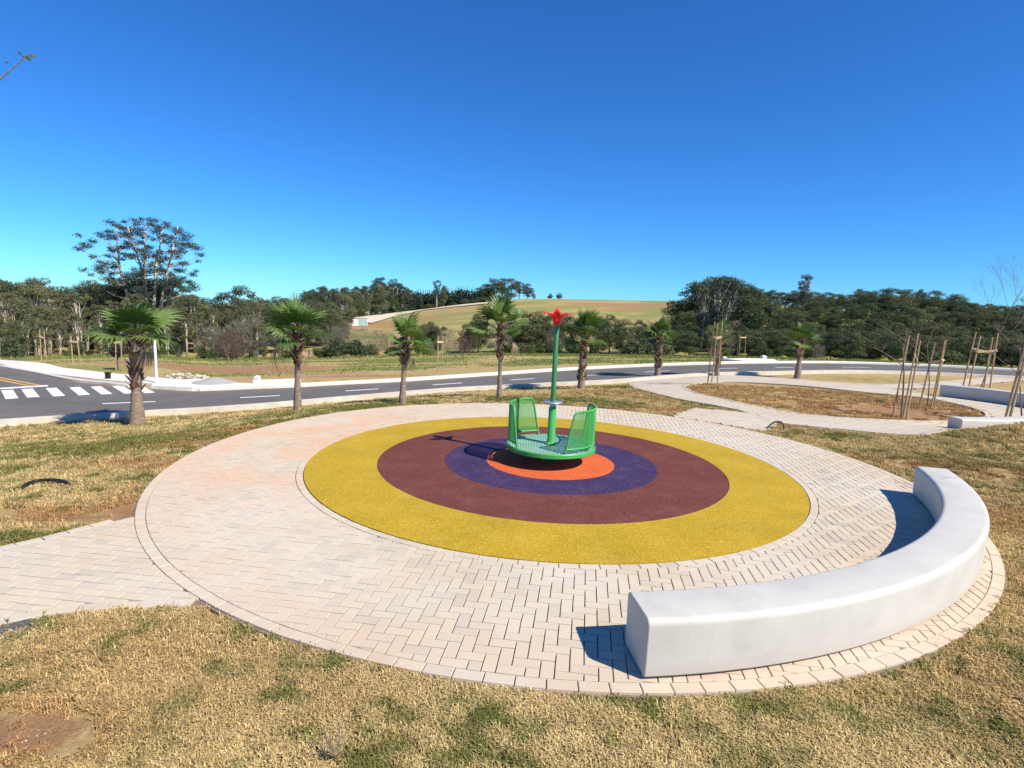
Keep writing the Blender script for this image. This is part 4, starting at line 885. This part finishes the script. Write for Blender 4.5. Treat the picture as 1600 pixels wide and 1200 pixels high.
def tree_proto(name, seed, h_, cr, mat, bark, nleaf=3600, trunk_r=.2, base=.28, nclump=26, size=.24, top='round', clump=.30, stems=1):
    rn = random.Random(seed); cs = []; rs_ = []; tr_ = MB()
    for k in range(nclump):
        for _ in range(40):
            a = rn.uniform(0, 6.283); s = rn.random(); z_ = base + (1 - base) * s
            env = {'round': math.sqrt(max(0.05, 1 - (2 * s - .9) ** 2 / 1.25)), 'umbrella': .35 + .75 * s, 'tall': .5 + .35 * math.sin(s * 3.1)}[top]
            r_ = cr * env * math.sqrt(rn.random()) * .85; c_ = Vector((r_ * math.cos(a), r_ * math.sin(a), h_ * z_ * .93))
            if all((c_ - q).length > cr * .22 for q in cs): break
        cs.append(c_); q = cr * clump * rn.uniform(.7, 1.3); rs_.append((q * 1.15, q * 1.15, q * .72))
    for s in range(stems):
        lean = Vector((rn.uniform(-.1, .1), rn.uniform(-.1, .1), 0)) * h_ * (1 if stems > 1 else .5); b0 = Vector((rn.uniform(-.3, .3), rn.uniform(-.3, .3), -.3)) * (stems > 1) + Vector((0, 0, -.3)); tp = lean + Vector((0, 0, h_ * .78)); m1 = b0.lerp(tp, .45) + Vector((rn.uniform(-.2, .2), rn.uniform(-.2, .2), 0))
        tr_.tube([b0, m1, tp], [trunk_r, trunk_r * .7, trunk_r * .22], 7)
        for c_ in cs[s::stems][:16]:
            f_ = min(.92, max(.25, c_.z / h_ - .18)); st_ = b0.lerp(m1, f_ / .45 * .9) if f_ < .45 else m1.lerp(tp, (f_ - .45) / .55); tr_.tube([st_, st_.lerp(c_, .55) + Vector((0, 0, -.1)), c_], [trunk_r * .34, trunk_r * .2, trunk_r * .08], 5, False)
    V_, F_ = leaves(cs, rs_, nleaf, size, seed); root = empty(name, (0, -500, -60)); t_ = tr_.build('trunk', bark, root, True); c_ = ob('crown', mesh('crown', V_, F_, mat), root); return root, [t_, c_], h_
def conifer_proto(seed, h_, cr):
    rn = random.Random(seed); cs = []; rs_ = []
    for k in range(22):
        s = k / 21; r_ = cr * (1 - s) ** .85 + .12
        for q in range(4 if s < .8 else 1): a = rn.uniform(0, 6.28); cs.append((r_ * .6 * math.cos(a), r_ * .6 * math.sin(a), h_ * (.03 + .95 * s))); rs_.append((r_ * .6, r_ * .6, h_ * .035))
    V_, F_ = leaves(cs, rs_, 2200, .24, seed, .3); root = empty('conifer_tree', (0, -500, -60)); t_ = MB().tube([(0, 0, -.3), (0, 0, h_ * .95)], [.18, .03], 6).build('trunk', M['bark_brown'], root, True); c_ = ob('crown', mesh('crown', V_, F_, M['leaf_conifer']), root); return root, [t_, c_], h_
def twig_proto(name, seed, h_, r_, mat, n=900, leafmat=None):
    rn = np.random.default_rng(seed); rr = random.Random(seed); mb = MB(); st_ = 7
    tips = []
    for k in range(st_):
        a = rr.uniform(0, 6.28); q = r_ * rr.uniform(.2, .75); tp = Vector((q * math.cos(a), q * math.sin(a), h_ * rr.uniform(.6, .95))); mb.tube([(0, 0, -.2), tp * .5 + Vector((0, 0, .2)), tp], [.06, .04, .015], 4, False); tips.append(tp)
    root = empty(name, (0, -500, -60)); t_ = mb.build('trunk', M['bark_grey'], root)
    m_ = n; a = rn.uniform(0, 6.283, m_); rad_ = r_ * np.sqrt(rn.random(m_)) * .9; z_ = h_ * (.15 + .85 * rn.random(m_)); env = np.sqrt(np.clip(1 - (z_ / h_ - .5) ** 2 * 3.2, .1, 1)); b0 = np.stack([rad_ * env * np.cos(a), rad_ * env * np.sin(a), z_], 1)
    d = b0 * np.array([.6, .6, 0]) + rn.normal(size=(m_, 3)) * .5 + np.array([0, 0, .8]); d /= np.linalg.norm(d, axis=1)[:, None]; L_ = rn.uniform(.4, 1.1, m_)[:, None] * h_ * .16; s = np.cross(d, rn.normal(size=(m_, 3))); s /= np.linalg.norm(s, axis=1)[:, None]; w = .014
    V_ = np.stack([b0 - s * w, b0 + s * w, b0 + d * L_ + s * w * .4, b0 + d * L_ - s * w * .4], 1).reshape(-1, 3); c_ = ob('crown', mesh('crown', V_, np.arange(m_ * 4).reshape(-1, 4), M[mat]), root); return root, [t_, c_], h_
used = set()
def plant(proto, x, y, h_, label, cat, group, wid=1., rz=None):
    root, kids, ph = proto; rz = random.uniform(0, 6.28) if rz is None else rz; s = h_ / ph; loc = (x, y, Tz(x, y) - .1); sc = (s * wid, s * wid, s)
    if id(root) in used: o_ = copy_tree(root, kids, loc, rz, sc)
    else: used.add(id(root)); o_ = root; o_.location = loc; o_.rotation_euler = (0, 0, rz); o_.scale = sc
    tag(o_, label, cat, group); return o_
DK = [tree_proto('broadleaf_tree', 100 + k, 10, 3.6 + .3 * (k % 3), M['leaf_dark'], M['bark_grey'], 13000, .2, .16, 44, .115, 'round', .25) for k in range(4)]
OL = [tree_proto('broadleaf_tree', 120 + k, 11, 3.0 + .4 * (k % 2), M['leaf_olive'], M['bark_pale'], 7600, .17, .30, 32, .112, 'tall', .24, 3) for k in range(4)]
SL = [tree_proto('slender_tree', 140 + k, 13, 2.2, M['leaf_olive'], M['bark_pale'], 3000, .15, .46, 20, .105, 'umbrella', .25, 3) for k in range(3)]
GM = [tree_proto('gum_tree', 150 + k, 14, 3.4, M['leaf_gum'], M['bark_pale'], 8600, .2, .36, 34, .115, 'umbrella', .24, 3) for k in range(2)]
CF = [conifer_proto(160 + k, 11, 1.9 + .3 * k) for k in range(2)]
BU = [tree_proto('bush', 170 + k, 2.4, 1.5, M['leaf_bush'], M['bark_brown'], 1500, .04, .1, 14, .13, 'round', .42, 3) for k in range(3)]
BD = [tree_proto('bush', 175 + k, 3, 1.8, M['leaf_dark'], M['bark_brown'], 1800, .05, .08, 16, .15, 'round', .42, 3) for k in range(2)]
TG = [twig_proto('bare_shrub', 180, 5, 2.4, 'twig_grey', 1900), twig_proto('bare_shrub', 181, 5, 2.2, 'twig_grey', 1500)]; TR = [twig_proto('bare_shrub', 182, 3, 1.5, 'twig_red', 1100)]
def pz(px, D): d = ray(px, 500); a = math.atan2(d.x, d.y); return D * math.sin(a), D * math.cos(a)
def top_h(px, ytop, D):                                     # tree height for a crown that reaches a given skyline there
    x, y = pz(px, D); d = ray(px, ytop); k = D / math.hypot(d.x, d.y); return x, y, CAMH + d.z * k - Tz(x, y)
rn = random.Random(77)
# west wood: skyline of the crowns
SKY_L = [(-220, 440), (-60, 432), (0, 418), (30, 422), (60, 425), (100, 437), (130, 442), (160, 430), (210, 425), (270, 440), (300, 448), (345, 450), (400, 452), (440, 455), (480, 452), (520, 452), (560, 450)]
sx_, sy_ = zip(*SKY_L); ROWL = ['at the back of the wood behind the side road', 'deep in the wood behind the side road', 'in the middle of the wood behind the side road', 'just inside the wood behind the side road', 'fronting the wood behind the side road']
for row, (D0, dy, stp, kinds) in enumerate([(134, 2, 25, 'd'), (120, 12, 23, 'o'), (112, 18, 19, 's'), (104, 40, 17, 's'), (100, 74, 24, 'o')]):
    px = -200 + row * 9
    while px < (560 if row < 1 else 470 if row < 2 else 415):
        D = D0 + rn.uniform(-6, 6); yt = np.interp(px, sx_, sy_) + dy + rn.uniform(-11, 16); x, y, h_ = top_h(px, yt, D)
        k = rn.choice({'d': 'ddo', 'o': 'ood', 's': 'sso', 'm': 'do'}[kinds]); lst = {'d': DK, 'o': OL, 's': SL}[k]
        if k == 's': plant(rn.choice(lst), x, y, h_, 'slender pale-trunked tree ' + ROWL[row], 'tree', 'pale slender trees ' + ROWL[row], 1.0)
        elif k == 'o': plant(rn.choice(lst), x, y, h_, 'olive leafed tree ' + ROWL[row], 'tree', 'olive trees ' + ROWL[row], .95)
        else: plant(rn.choice(lst), x, y, h_, 'dark green tree ' + ROWL[row], 'tree', 'dark trees ' + ROWL[row], .95)
        px += stp * rn.uniform(.7, 1.3)
# the big gum towering over that wood
def big_gum():
    x, y, h_ = top_h(228, 338, 112); rn = random.Random(9); root = empty('gum_tree', (x, y, Tz(x, y) - .2)); u = 112 / FPX; zt_ = h_; tr_ = MB(); cs = []; rs_ = []
    env = lambda fz: float(np.interp(fz, (.42, .5, .58, .66, .75, .84, .90, .95, 1.0), (5.0, 6.4, 7.8, 9.2, 9.4, 8.2, 6.2, 4.6, 1.4)))
    def skew(fz): return float(np.interp(fz, (.4, .7, 1.0), (.6, .4, .0)))
    while len(cs) < 185:
        fz = rn.uniform(.44, .985); w_ = env(fz); q = rn.uniform(-1, 1); cx = w_ * q + skew(fz); c_ = Vector((cx, rn.uniform(-1, 1) * w_ * .5, fz * h_))
        if any((c_ - o_).length < 1.22 for o_ in cs) or rn.random() < .25 * abs(q): continue
        r_ = rn.uniform(.65, 1.35) * (1.2 if fz < .62 else 1); cs.append(c_); rs_.append((r_ * .95, r_ * .95, r_ * .50))
    stems = []
    for sx in (-4.2, -1.6, .4, 2.6, 5.0):
        pts = [Vector((sx * .12, rn.uniform(-.3, .3), -.3)), Vector((sx * .35, rn.uniform(-1, 1), h_ * .3)), Vector((sx * .75, rn.uniform(-1.5, 1.5), h_ * .62)), Vector((sx * 1.1, rn.uniform(-1.5, 1.5), h_ * .95))]; tr_.tube(pts, [.34, .28, .2, .05], 8); stems.append(pts)
    for c_, r_ in zip(cs[::2], rs_[::2]):
        best = min((p_ for s in stems for p_ in [s[1].lerp(s[2], q) for q in (0, .3, .6, .9)] + [s[2].lerp(s[3], q) for q in (.1, .4, .7)] if p_.z < c_.z - .3), key=lambda p_: (p_ - c_).length + abs(p_.z - c_.z + 2.2) * .5)
        tr_.tube([best, best.lerp(c_, .55) + Vector((0, 0, -.3)), c_ - Vector((0, 0, r_[2] * .3))], [.085, .055, .02], 5, False)
    tr_.build('trunk', M['bark_pale'], root, True); V_, F_ = leaves(cs, rs_, 36000, .105, 5, .15); ob('crown', mesh('crown', V_, F_, M['leaf_gum']), root); tag(root, 'towering gum tree with layered open crown above the wood', 'tree')
big_gum()
# the wooded hillside across the road
SKY_R = [(1070, 470), (1085, 440), (1110, 434), (1140, 436), (1165, 450), (1200, 458), (1215, 462), (1240, 452), (1265, 458), (1290, 462), (1330, 455), (1370, 452), (1420, 455), (1460, 460), (1490, 466), (1515, 478), (1540, 482), (1570, 474), (1600, 470), (1700, 462), (1850, 458)]
sx2, sy2 = zip(*SKY_R)
for row, (D0, dy, stp) in enumerate([(168, -6, 17), (154, 4, 19), (140, 20, 21), (126, 40, 24), (113, 60, 27), (102, 80, 29)]):
    px = (1085, 1085, 1080, 1070, 1040, 1030)[row] + row * 5
    while px < 1740:
        D = D0 + rn.uniform(-7, 7); yt = np.interp(px, sx2, sy2) + dy + rn.uniform(-4, 12); x, y, h_ = top_h(px, yt, D)
        if row == 0 and px < 1160: D = 140; x, y, h_ = top_h(px, yt, D)
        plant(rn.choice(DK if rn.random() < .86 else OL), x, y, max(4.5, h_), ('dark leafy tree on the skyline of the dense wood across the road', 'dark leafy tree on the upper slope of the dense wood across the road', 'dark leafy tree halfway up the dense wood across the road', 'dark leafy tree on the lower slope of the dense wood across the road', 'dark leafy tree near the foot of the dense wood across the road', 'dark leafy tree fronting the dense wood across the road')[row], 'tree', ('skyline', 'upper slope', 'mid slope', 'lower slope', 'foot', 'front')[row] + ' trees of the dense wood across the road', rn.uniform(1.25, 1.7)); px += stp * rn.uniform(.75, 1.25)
for px, yt, D, w, lst, lab in [(1125, 428, 106, 1.15, GM, 'tall pale-stemmed gum at the edge of the dense wood next to the open hill'), (1252, 424, 150, .85, GM, 'tall open-crowned gum rising out of the dense wood'), (1433, 449, 160, .5, DK, 'flat-topped tree poking above the dense wood skyline'), (1100, 436, 118, .9, GM, 'broad-topped gum where the dense wood meets the open hill'), (1160, 440, 118, 1.0, DK, 'high dark tree just inside the dense wood edge')]:
    x, y, h_ = top_h(px, yt, D); plant(rn.choice(lst), x, y, h_, lab, 'tree', None, w)
# trees in the valley before the open hill
for px, yt, D, w in [(735, 500, 104, .9), (748, 486, 108, 1.0), (812, 482, 108, 1.1), (838, 484, 106, 1.0), (862, 488, 108, 1.1), (893, 490, 110, 1.1), (935, 492, 106, 1.0), (955, 490, 110, 1.0), (975, 496, 108, 1.0), (1000, 498, 112, .9), (1030, 500, 112, 1.0), (1055, 498, 118, 1.0), (1062, 484, 130, .9), (655, 508, 100, 1.0), (670, 500, 104, 1.0), (683, 507, 102, .9)]:
    x, y, h_ = top_h(px, yt, D); plant(rn.choice(DK), x, y, max(3, h_), 'dark rounded tree in the valley before the open hill', 'tree', 'dark trees in the valley before the open hill', w * 1.05)
for px, yt, D in [(370, 505, 98), (392, 500, 100), (540, 512, 108), (565, 514, 112), (590, 517, 108), (607, 520, 104), (450, 500, 102), (700, 515, 98), (780, 505, 98), (905, 520, 96), (870, 515, 98), (522, 512, 104), (1285, 545, 88), (330, 512, 98)]:
    x, y, h_ = top_h(px, yt, D); plant(rn.choice(TG), x, y, max(2, h_), 'leafless grey shrub tangled in front of the valley trees', 'shrub', 'leafless grey shrubs in the valley', 1.0)
for px, yt, D in [(355, 525, 82), (362, 520, 84), (722, 528, 88), (735, 525, 90)]:
    x, y, h_ = top_h(px, yt, D); plant(TR[0], x, y, max(1.5, h_), 'reddish leafless shrub at the edge of the meadow', 'shrub', 'reddish leafless shrubs at the meadow edge', 1.1)
HRA = [math.hypot(*q) for q in hr]; HRX = [800 + FPX * (q[0] / q[1]) * 1.01 for q in hr]
def beyond(px, D): return max(D, float(np.interp(px, HRX, HRA)) + 14 + (px * 7 % 18)) if px > 540 else D
# trees climbing the shoulder of the hill, the conifer row and the crest
for px, yt, D, k in [(478, 455, 190, 'd'), (495, 452, 200, 'd'), (512, 446, 205, 'g'), (528, 452, 205, 'd'), (545, 450, 215, 'd'), (560, 446, 220, 'g'), (575, 444, 225, 'g'), (590, 433, 228, 'g'), (603, 431, 232, 'g'), (616, 440, 236, 'g'), (628, 444, 240, 'g'), (640, 452, 250, 'd'), (500, 470, 175, 'd'), (520, 472, 180, 'd'), (540, 474, 185, 'd'), (485, 478, 160, 'd'), (510, 484, 165, 'd'), (470, 472, 150, 'o'), (455, 468, 140, 'd'), (440, 462, 145, 'd'), (560, 470, 200, 'd'), (578, 466, 205, 'd'), (595, 464, 212, 'd'), (612, 462, 222, 'd'), (626, 464, 232, 'd'), (470, 490, 125, 'd'), (500, 497, 130, 'd'), (530, 500, 135, 'd')] + [(480 + k * 8.2, 450 + 6 * math.sin(k * 1.7) - (6 if 12 < k < 18 else 0), 215 + k * 2.2, 'gdgo'[k % 4]) for k in range(21)] + [(486 + k * 9, 472 + 5 * math.sin(k * 2.3), 180 + k * 3.2, 'gd'[k % 2]) for k in range(16)]:
    D = beyond(px, D); x, y, h_ = top_h(px, yt, D); plant(rn.choice({'d': DK, 'g': GM, 'o': OL}[k]), x, y, max(4, h_), 'tree on the shoulder of the hill beside the pale hill road', 'tree', 'trees on the hill shoulder above the pale hill road', 1.25 if k == 'd' else 1.1)
px = 600
while px < 790:
    D = beyond(px, 280) - 6; x, y = pz(px, D); plant(rn.choice(BD), x, y, rn.uniform(2.0, 3.2), 'low bush under the tree row along the hill crest', 'bush', 'bushes under the hill crest trees', 1.6); px += rn.uniform(5, 8)
px = 620
while px < 770:
    D = beyond(px, 300 + (px - 632) * .35 + rn.uniform(-6, 6)); yt = np.interp(px, (620, 690, 770), (452, 449, 446)) + rn.uniform(-3.5, 4); x, y, h_ = top_h(px, yt, D); plant(rn.choice(CF), x, y, max(5, h_), 'pointed conifer in the row along the hill crest', 'conifer', 'conifers along the hill crest', 1.0); px += rn.uniform(2.2, 4.4)
for px, yt, D, w, k in [(682, 436, 330, .7, 'g'), (692, 444, 330, .6, 'd'), (757, 442, 345, 1.1, 'd'), (770, 434, 346, 1.3, 'd'), (783, 432, 348, 1.2, 'g'), (797, 433, 350, 1.2, 'd'), (810, 438, 350, 1.1, 'g'), (822, 442, 352, 1.1, 'd'), (832, 457, 350, 1.0, 'd'), (858, 458, 348, 1.6, 'd'), (872, 457, 349, 1.6, 'd'), (746, 448, 342, 1.0, 'd')]:
    x, y, h_ = top_h(px, yt, D); plant(rn.choice({'d': DK, 'g': GM}[k]), x, y, max(3, h_), 'tree standing on the crest of the open hill', 'tree', 'trees on the crest of the open hill', w)
# bushes where the meadow meets the trees
for k in range(58):
    px = rn.uniform(-60, 1660); D = rn.uniform(88, 101) if px < 1000 else rn.uniform(88, 100); x, y = pz(px, D); h_ = rn.uniform(.8, 1.8) if px < 480 or px > 1040 else rn.uniform(1.0, 2.2)
    if rn.random() < .55: plant(rn.choice(BU), x, y, h_, 'green bush at the foot of the wood along the meadow', 'bush', 'green bushes along the meadow edge', rn.uniform(1, 1.6))
    else: plant(rn.choice(BD), x, y, h_ * 1.3, 'dark bush at the foot of the wood along the meadow', 'bush', 'dark bushes along the meadow edge', rn.uniform(1, 1.5))
for k in range(24):
    px = rn.uniform(640, 1075); D = rn.uniform(116, 190); x, y = pz(px, D); plant(rn.choice(BD if k % 3 else BU), x, y, rn.uniform(.5, 1.4), 'small low bush scattered on the open hillside', 'bush', 'bushes on the open hillside', rn.uniform(1, 1.6))

# ------------------------------------------------------------------ meadow growth beyond the road
rg = np.random.default_rng(21); n = 34000; A_ = np.radians(rg.uniform(-48, 50, n)); fa = np.interp(np.degrees(A_), *FAR); D_ = fa + 3 + (92 - fa) * rg.random(n) ** 1.1; X = D_ * np.sin(A_); Y = D_ * np.cos(A_)
cvr = cover(X, Y); ok = (rg.random(n) < np.clip(cvr[:, 2] * .9 + .02 + .35 * sstep((D_ - 70) / 15), 0, 1)) & ((D_ - fa > 7) | (np.degrees(A_) > 12)) & (D_ - fa > 3.6 + 13 * sstep((-np.degrees(A_) - 27) / 6)); X, Y, D_ = X[ok], Y[ok], D_[ok]; m = len(X)
Z = T(X, Y) - .06; hh = rg.uniform(.04, .10, m) + .30 * sstep((D_ - 68) / 14) * rg.random(m); V_ = []; nb = 3; az = rg.uniform(0, 6.28, (m, nb))
b0 = np.stack([X, Y, Z], 1)[:, None, :] + np.concatenate([rg.normal(size=(m, nb, 2)) * .12, np.zeros((m, nb, 1))], -1); s = np.stack([np.cos(az), np.sin(az), 0 * az], -1) * .06; tip = b0 + np.concatenate([rg.normal(size=(m, nb, 2)) * .09, np.ones((m, nb, 1))], -1) * hh[:, None, None]
V_ = np.stack([b0 - s, b0 + s, tip], 2).reshape(-1, 3); tag(ob('meadow_grass', mesh('meadow_grass', V_, np.arange(len(V_)).reshape(-1, 3), M['meadow_blade'])), 'long green and straw grass of the meadow beyond the road', 'grass', kind='stuff')

# ------------------------------------------------------------------ turf of the lawns
def tuft(seed, nb, r_, h_):
    rn = random.Random(seed); V_ = []; F_ = []
    for k in range(nb):
        a = rn.uniform(0, 6.283); q = r_ * math.sqrt(rn.random()); x, y = q * math.cos(a), q * math.sin(a); hh = h_ * rn.uniform(.4, 1.1); b = rn.uniform(0, 6.283); ln = hh * rn.uniform(.3, 1.5); w = rn.uniform(.0022, .0040); sx, sy = -math.sin(b) * w, math.cos(b) * w; dx, dy = math.cos(b) * ln, math.sin(b) * ln; n0 = len(V_)
        V_ += [(x - sx, y - sy, -.012), (x + sx, y + sy, -.012), (x + dx * .4 + sx * .9, y + dy * .4 + sy * .9, hh * .75), (x + dx * .4 - sx * .9, y + dy * .4 - sy * .9, hh * .75), (x + dx, y + dy, hh * rn.uniform(.6, 1.0))]; F_ += [(n0, n0 + 1, n0 + 2, n0 + 3), (n0 + 3, n0 + 2, n0 + 4)]
    return V_, F_
rg = np.random.default_rng(33); PX = []; PY = []
def scatter(d0, d1, dens, amax=58):
    area_ = math.radians(2 * amax) / 2 * (d1 * d1 - d0 * d0); n = int(area_ * dens); d = np.sqrt(rg.uniform(d0 * d0, d1 * d1, n)); a = np.radians(rg.uniform(-amax, amax, n)); PX.append(d * np.sin(a)); PY.append(d * np.cos(a))
scatter(1.6, 4.2, 1150); scatter(4.2, 7, 560); scatter(7, 11, 240); scatter(11, 17, 120); scatter(17, 26, 45)
X = np.concatenate(PX); Y = np.concatenate(PY); D_ = np.hypot(X, Y); Adeg = np.degrees(np.arctan2(X, Y))
ok = np.hypot(X - C[0], Y - C[1]) > RO + .012 + rg.random(len(X)) * .02; ok &= D_ < np.interp(Adeg, *NEAR) - .5
ok &= ~(inside(LOOP_OUT, X, Y) & ~inside(LOOP_IN, X, Y)) & ~inside(BACK, X, Y) & ~inside(CONN, X, Y) & ~(inside(LPATH[:-2], X, Y))
ok &= dist_poly(LPATH[:-2], X, Y) > .02
X, Y = X[ok], Y[ok]; D_ = D_[ok]; cv = cover(X, Y)
sc_ = cv[:, 1] + (vnoise(X, Y, .35, 12) - .5) * .7; keep = rg.random(len(X)) > np.clip((sc_ - .38) * 3.2, 0, .985); X, Y, D_, cv = X[keep], Y[keep], D_[keep], cv[keep]
n1 = vnoise(X, Y, 1.1, 14) * .24 + vnoise(X, Y, .30, 15) * .38 + vnoise(X, Y, .11, 16) * .38; n2 = vnoise(X, Y, .55, 17) * .55 + vnoise(X, Y, .2, 18) * .45
gm = np.clip((n1 - .56 + (cv[:, 0] - .17) * .55) * 6, 0, 1); tf = np.clip((vnoise(X, Y, .13, 23) - .80) * 9, 0, 1) * (vnoise(X, Y, .9, 24) > .42); gm = np.maximum(gm, tf)[:, None]; rm = np.clip((vnoise(X, Y, 1.7, 19) - .5) * 2.4, 0, .8)[:, None]
dry = np.array([.70, .55, .29]) * (1 - n2[:, None]) + np.array([.50, .40, .175]) * n2[:, None]; dry = dry * (1 - rm) + np.array([.58, .41, .20]) * rm
grn = np.array([.29, .28, .085]) * (1 - n2[:, None]) + np.array([.13, .155, .04]) * n2[:, None]; tint = dry * (1 - gm) + grn * gm; sm_ = np.clip(cv[:, 1] * 1.3, 0, .75)[:, None]; tint = tint * (1 - sm_) + np.array([.46, .25, .105]) * sm_; tint *= rg.uniform(.8, 1.22, len(X))[:, None]
Z = T(X, Y) - .034 + np.where(D_ > 9, -.015, (vnoise(X, Y, .35, 8) - .5) * .022 + (vnoise(X, Y, 1.2, 9) - .5) * .03)
me = bpy.data.meshes.new('lawn_turf'); me.vertices.add(len(X)); me.vertices.foreach_set('co', np.stack([X, Y, Z], 1).astype(np.float32).ravel())
a_ = me.attributes.new('tint', 'FLOAT_COLOR', 'POINT'); a_.data.foreach_set('color', np.concatenate([tint, np.ones((len(X), 1))], 1).astype(np.float32).ravel())
a_ = me.attributes.new('size', 'FLOAT', 'POINT'); a_.data.foreach_set('value', (rg.uniform(.75, 1.25, len(X)) * (1 + .055 * np.clip(D_ - 4, 0, 22))).astype(np.float32))
a_ = me.attributes.new('spin', 'FLOAT_VECTOR', 'POINT'); a_.data.foreach_set('vector', np.stack([rg.uniform(-.15, .15, len(X)), rg.uniform(-.15, .15, len(X)), rg.uniform(0, 6.28, len(X))], 1).astype(np.float32).ravel())
turf = ob('lawn_turf', me); tag(turf, 'short straw-coloured turf with green tufts around the plaza', 'grass', kind='stuff')
spots = [(-1.2, 2.5), (1.3, 2.3), (.2, 2.2)]; srcs = []
for k, (x, y) in enumerate(spots):
    o_ = ob('grass_tuft', mesh('grass_tuft', *tuft(60 + k, 34, .05, .034), M['turf_blade']), turf, (x, y, -.04)); tag(o_, kind='stuff'); srcs.append(o_)
ng = bpy.data.node_groups.new('turf', 'GeometryNodeTree'); ng.interface.new_socket('Geometry', in_out='INPUT', socket_type='NodeSocketGeometry'); ng.interface.new_socket('Geometry', in_out='OUTPUT', socket_type='NodeSocketGeometry')
gi = ng.nodes.new('NodeGroupInput'); go = ng.nodes.new('NodeGroupOutput'); ip = ng.nodes.new('GeometryNodeInstanceOnPoints'); g2 = ng.nodes.new('GeometryNodeGeometryToInstance')
for o_ in srcs:
    oi = ng.nodes.new('GeometryNodeObjectInfo'); oi.inputs['Object'].default_value = o_; oi.inputs['As Instance'].default_value = True; oi.transform_space = 'ORIGINAL'; ng.links.new(oi.outputs['Geometry'], g2.inputs[0])
def named(n_, dt): q = ng.nodes.new('GeometryNodeInputNamedAttribute'); q.data_type = dt; q.inputs['Name'].default_value = n_; return q.outputs['Attribute']
ng.links.new(gi.outputs[0], ip.inputs['Points']); ng.links.new(g2.outputs[0], ip.inputs['Instance']); ip.inputs['Pick Instance'].default_value = True
ng.links.new(named('size', 'FLOAT'), ip.inputs['Scale']); ng.links.new(named('spin', 'FLOAT_VECTOR'), ip.inputs['Rotation']); ng.links.new(ip.outputs[0], go.inputs[0])
turf.modifiers.new('turf', 'NODES').node_group = ng

# pebbles and clods lying in the bare earth and along the path edge
rg = np.random.default_rng(88); mb = MB()
def pebble(x, y, z, r_):
    V_ = [(x + r_ * math.cos(k * 1.2566) * rg.uniform(.7, 1.2), y + r_ * math.sin(k * 1.2566) * rg.uniform(.7, 1.2), z) for k in range(5)] + [(x, y, z + r_ * rg.uniform(.5, .9))]; mb.add(V_, [(k, (k + 1) % 5, 5) for k in range(5)])
p0 = at(40, 1140)
for k in range(34): x, y = p0.x + rg.normal() * .26, p0.y + rg.normal() * .15; pebble(x, y, Tz(x, y) - .034, rg.uniform(.003, .010))
for k in range(260):
    a = rg.uniform(-math.pi, math.pi); r_ = RO + abs(rg.normal()) * .05 + .01; x, y = C[0] + r_ * math.cos(a), C[1] + r_ * math.sin(a); pebble(x, y, Tz(x, y) - .02, rg.uniform(.004, .010))
tag(mb.build('pebbles', M['pebble']), 'pale pebbles lying in the bare earth and along the paving edge', 'pebbles', kind='stuff')

# ------------------------------------------------------------------ a tree by the path whose twig reaches into view
tw = depth_pt(26, 92, 6.0); root = empty('street_tree', (tw.x - 2.3, tw.y - .3, -.04)); b0 = Vector(root.location); tp = Vector((tw.x, tw.y, tw.z)) - b0
mb = MB(); mb.tube([(0, 0, -.1), (.03, .02, 1.6), (-.05, 0, 3.0), (.0, 0, 4.4)], [.07, .06, .05, .015], 8); mb.build('trunk', M['bark_grey'], root, True)
mb = MB(); s0 = Vector((-.04, 0, 2.9)); end = tp + Vector((.14, 0, .06)); mb.tube([s0, s0.lerp(end, .4) + Vector((0, 0, -.12)), s0.lerp(end, .8) + Vector((0, 0, -.05)), end], [.03, .018, .010, .004], 6)
for k in range(5): a = k * 1.9; mb.tube([(0, 0, 3.1 + .25 * k), (-.4 + .25 * math.cos(a) * 2, .6 * math.sin(a), 3.6 + .3 * k), (-.6 + .5 * math.cos(a) * 2, 1.0 * math.sin(a), 3.9 + .32 * k)], [.022, .014, .005], 5)
mb.build('branches', M['bark_grey'], root)
for (dx, dz, ln, an_) in [(.02, .05, .05, 70), (.05, .055, .045, 160), (.06, .035, .06, 140), (.09, .045, .09, -50), (.12, .055, .10, -22), (.05, .03, .07, -10), (-.14, -.01, .05, 75), (-.13, -.03, .05, -20)]:
    a = R(an_); d_ = Vector((math.cos(a), .15, math.sin(a))); u = Vector((-math.sin(a), .5, math.cos(a))).normalized(); c_ = tp + Vector((dx, 0, dz)); w = ln * .22
    MB().add([c_, c_ + d_ * ln * .45 + u * w, c_ + d_ * ln, c_ + d_ * ln * .45 - u * w, c_ + d_ * ln * .5 + Vector((0, -.006, .004))], [(0, 1, 4), (1, 2, 4), (2, 3, 4), (3, 0, 4)]).build('leaf', M['leaf_dark'], root)
tag(root, 'slim young tree reaching one leafy twig over the side path', 'tree')

# ------------------------------------------------------------------ dry weed stalks in the near turf
def weed(px, py, h_, seed, label):
    p = at(px, py); rn = random.Random(seed); root = empty('dry_weed', (p.x, p.y, -.05)); st_ = MB(); hd = MB()
    for k in range(9):
        a = rn.uniform(0, 6.28); ln = h_ * rn.uniform(.6, 1.05); tp = Vector((math.cos(a) * .08, math.sin(a) * .08, ln)); st_.tube([(0, 0, 0), tp * .5 + Vector((0, 0, .02)), tp], [.0022, .0017, .001], 4, False)
        for q in range(26):
            s = rn.uniform(.4, 1.0); b0 = tp * s; d_ = Vector((rn.uniform(-1, 1), rn.uniform(-1, 1), rn.uniform(-.2, 1))).normalized() * rn.uniform(.012, .035); hd.tube([b0, b0 + d_], [.0014, .0008], 3, False)
    st_.build('stems', M['palm_dry'], root); hd.build('seed_heads', M['palm_dry'], root); tag(root, label, 'weed')
weed(525, 1180, .22, 4, 'feathery dry weed standing in the straw turf')
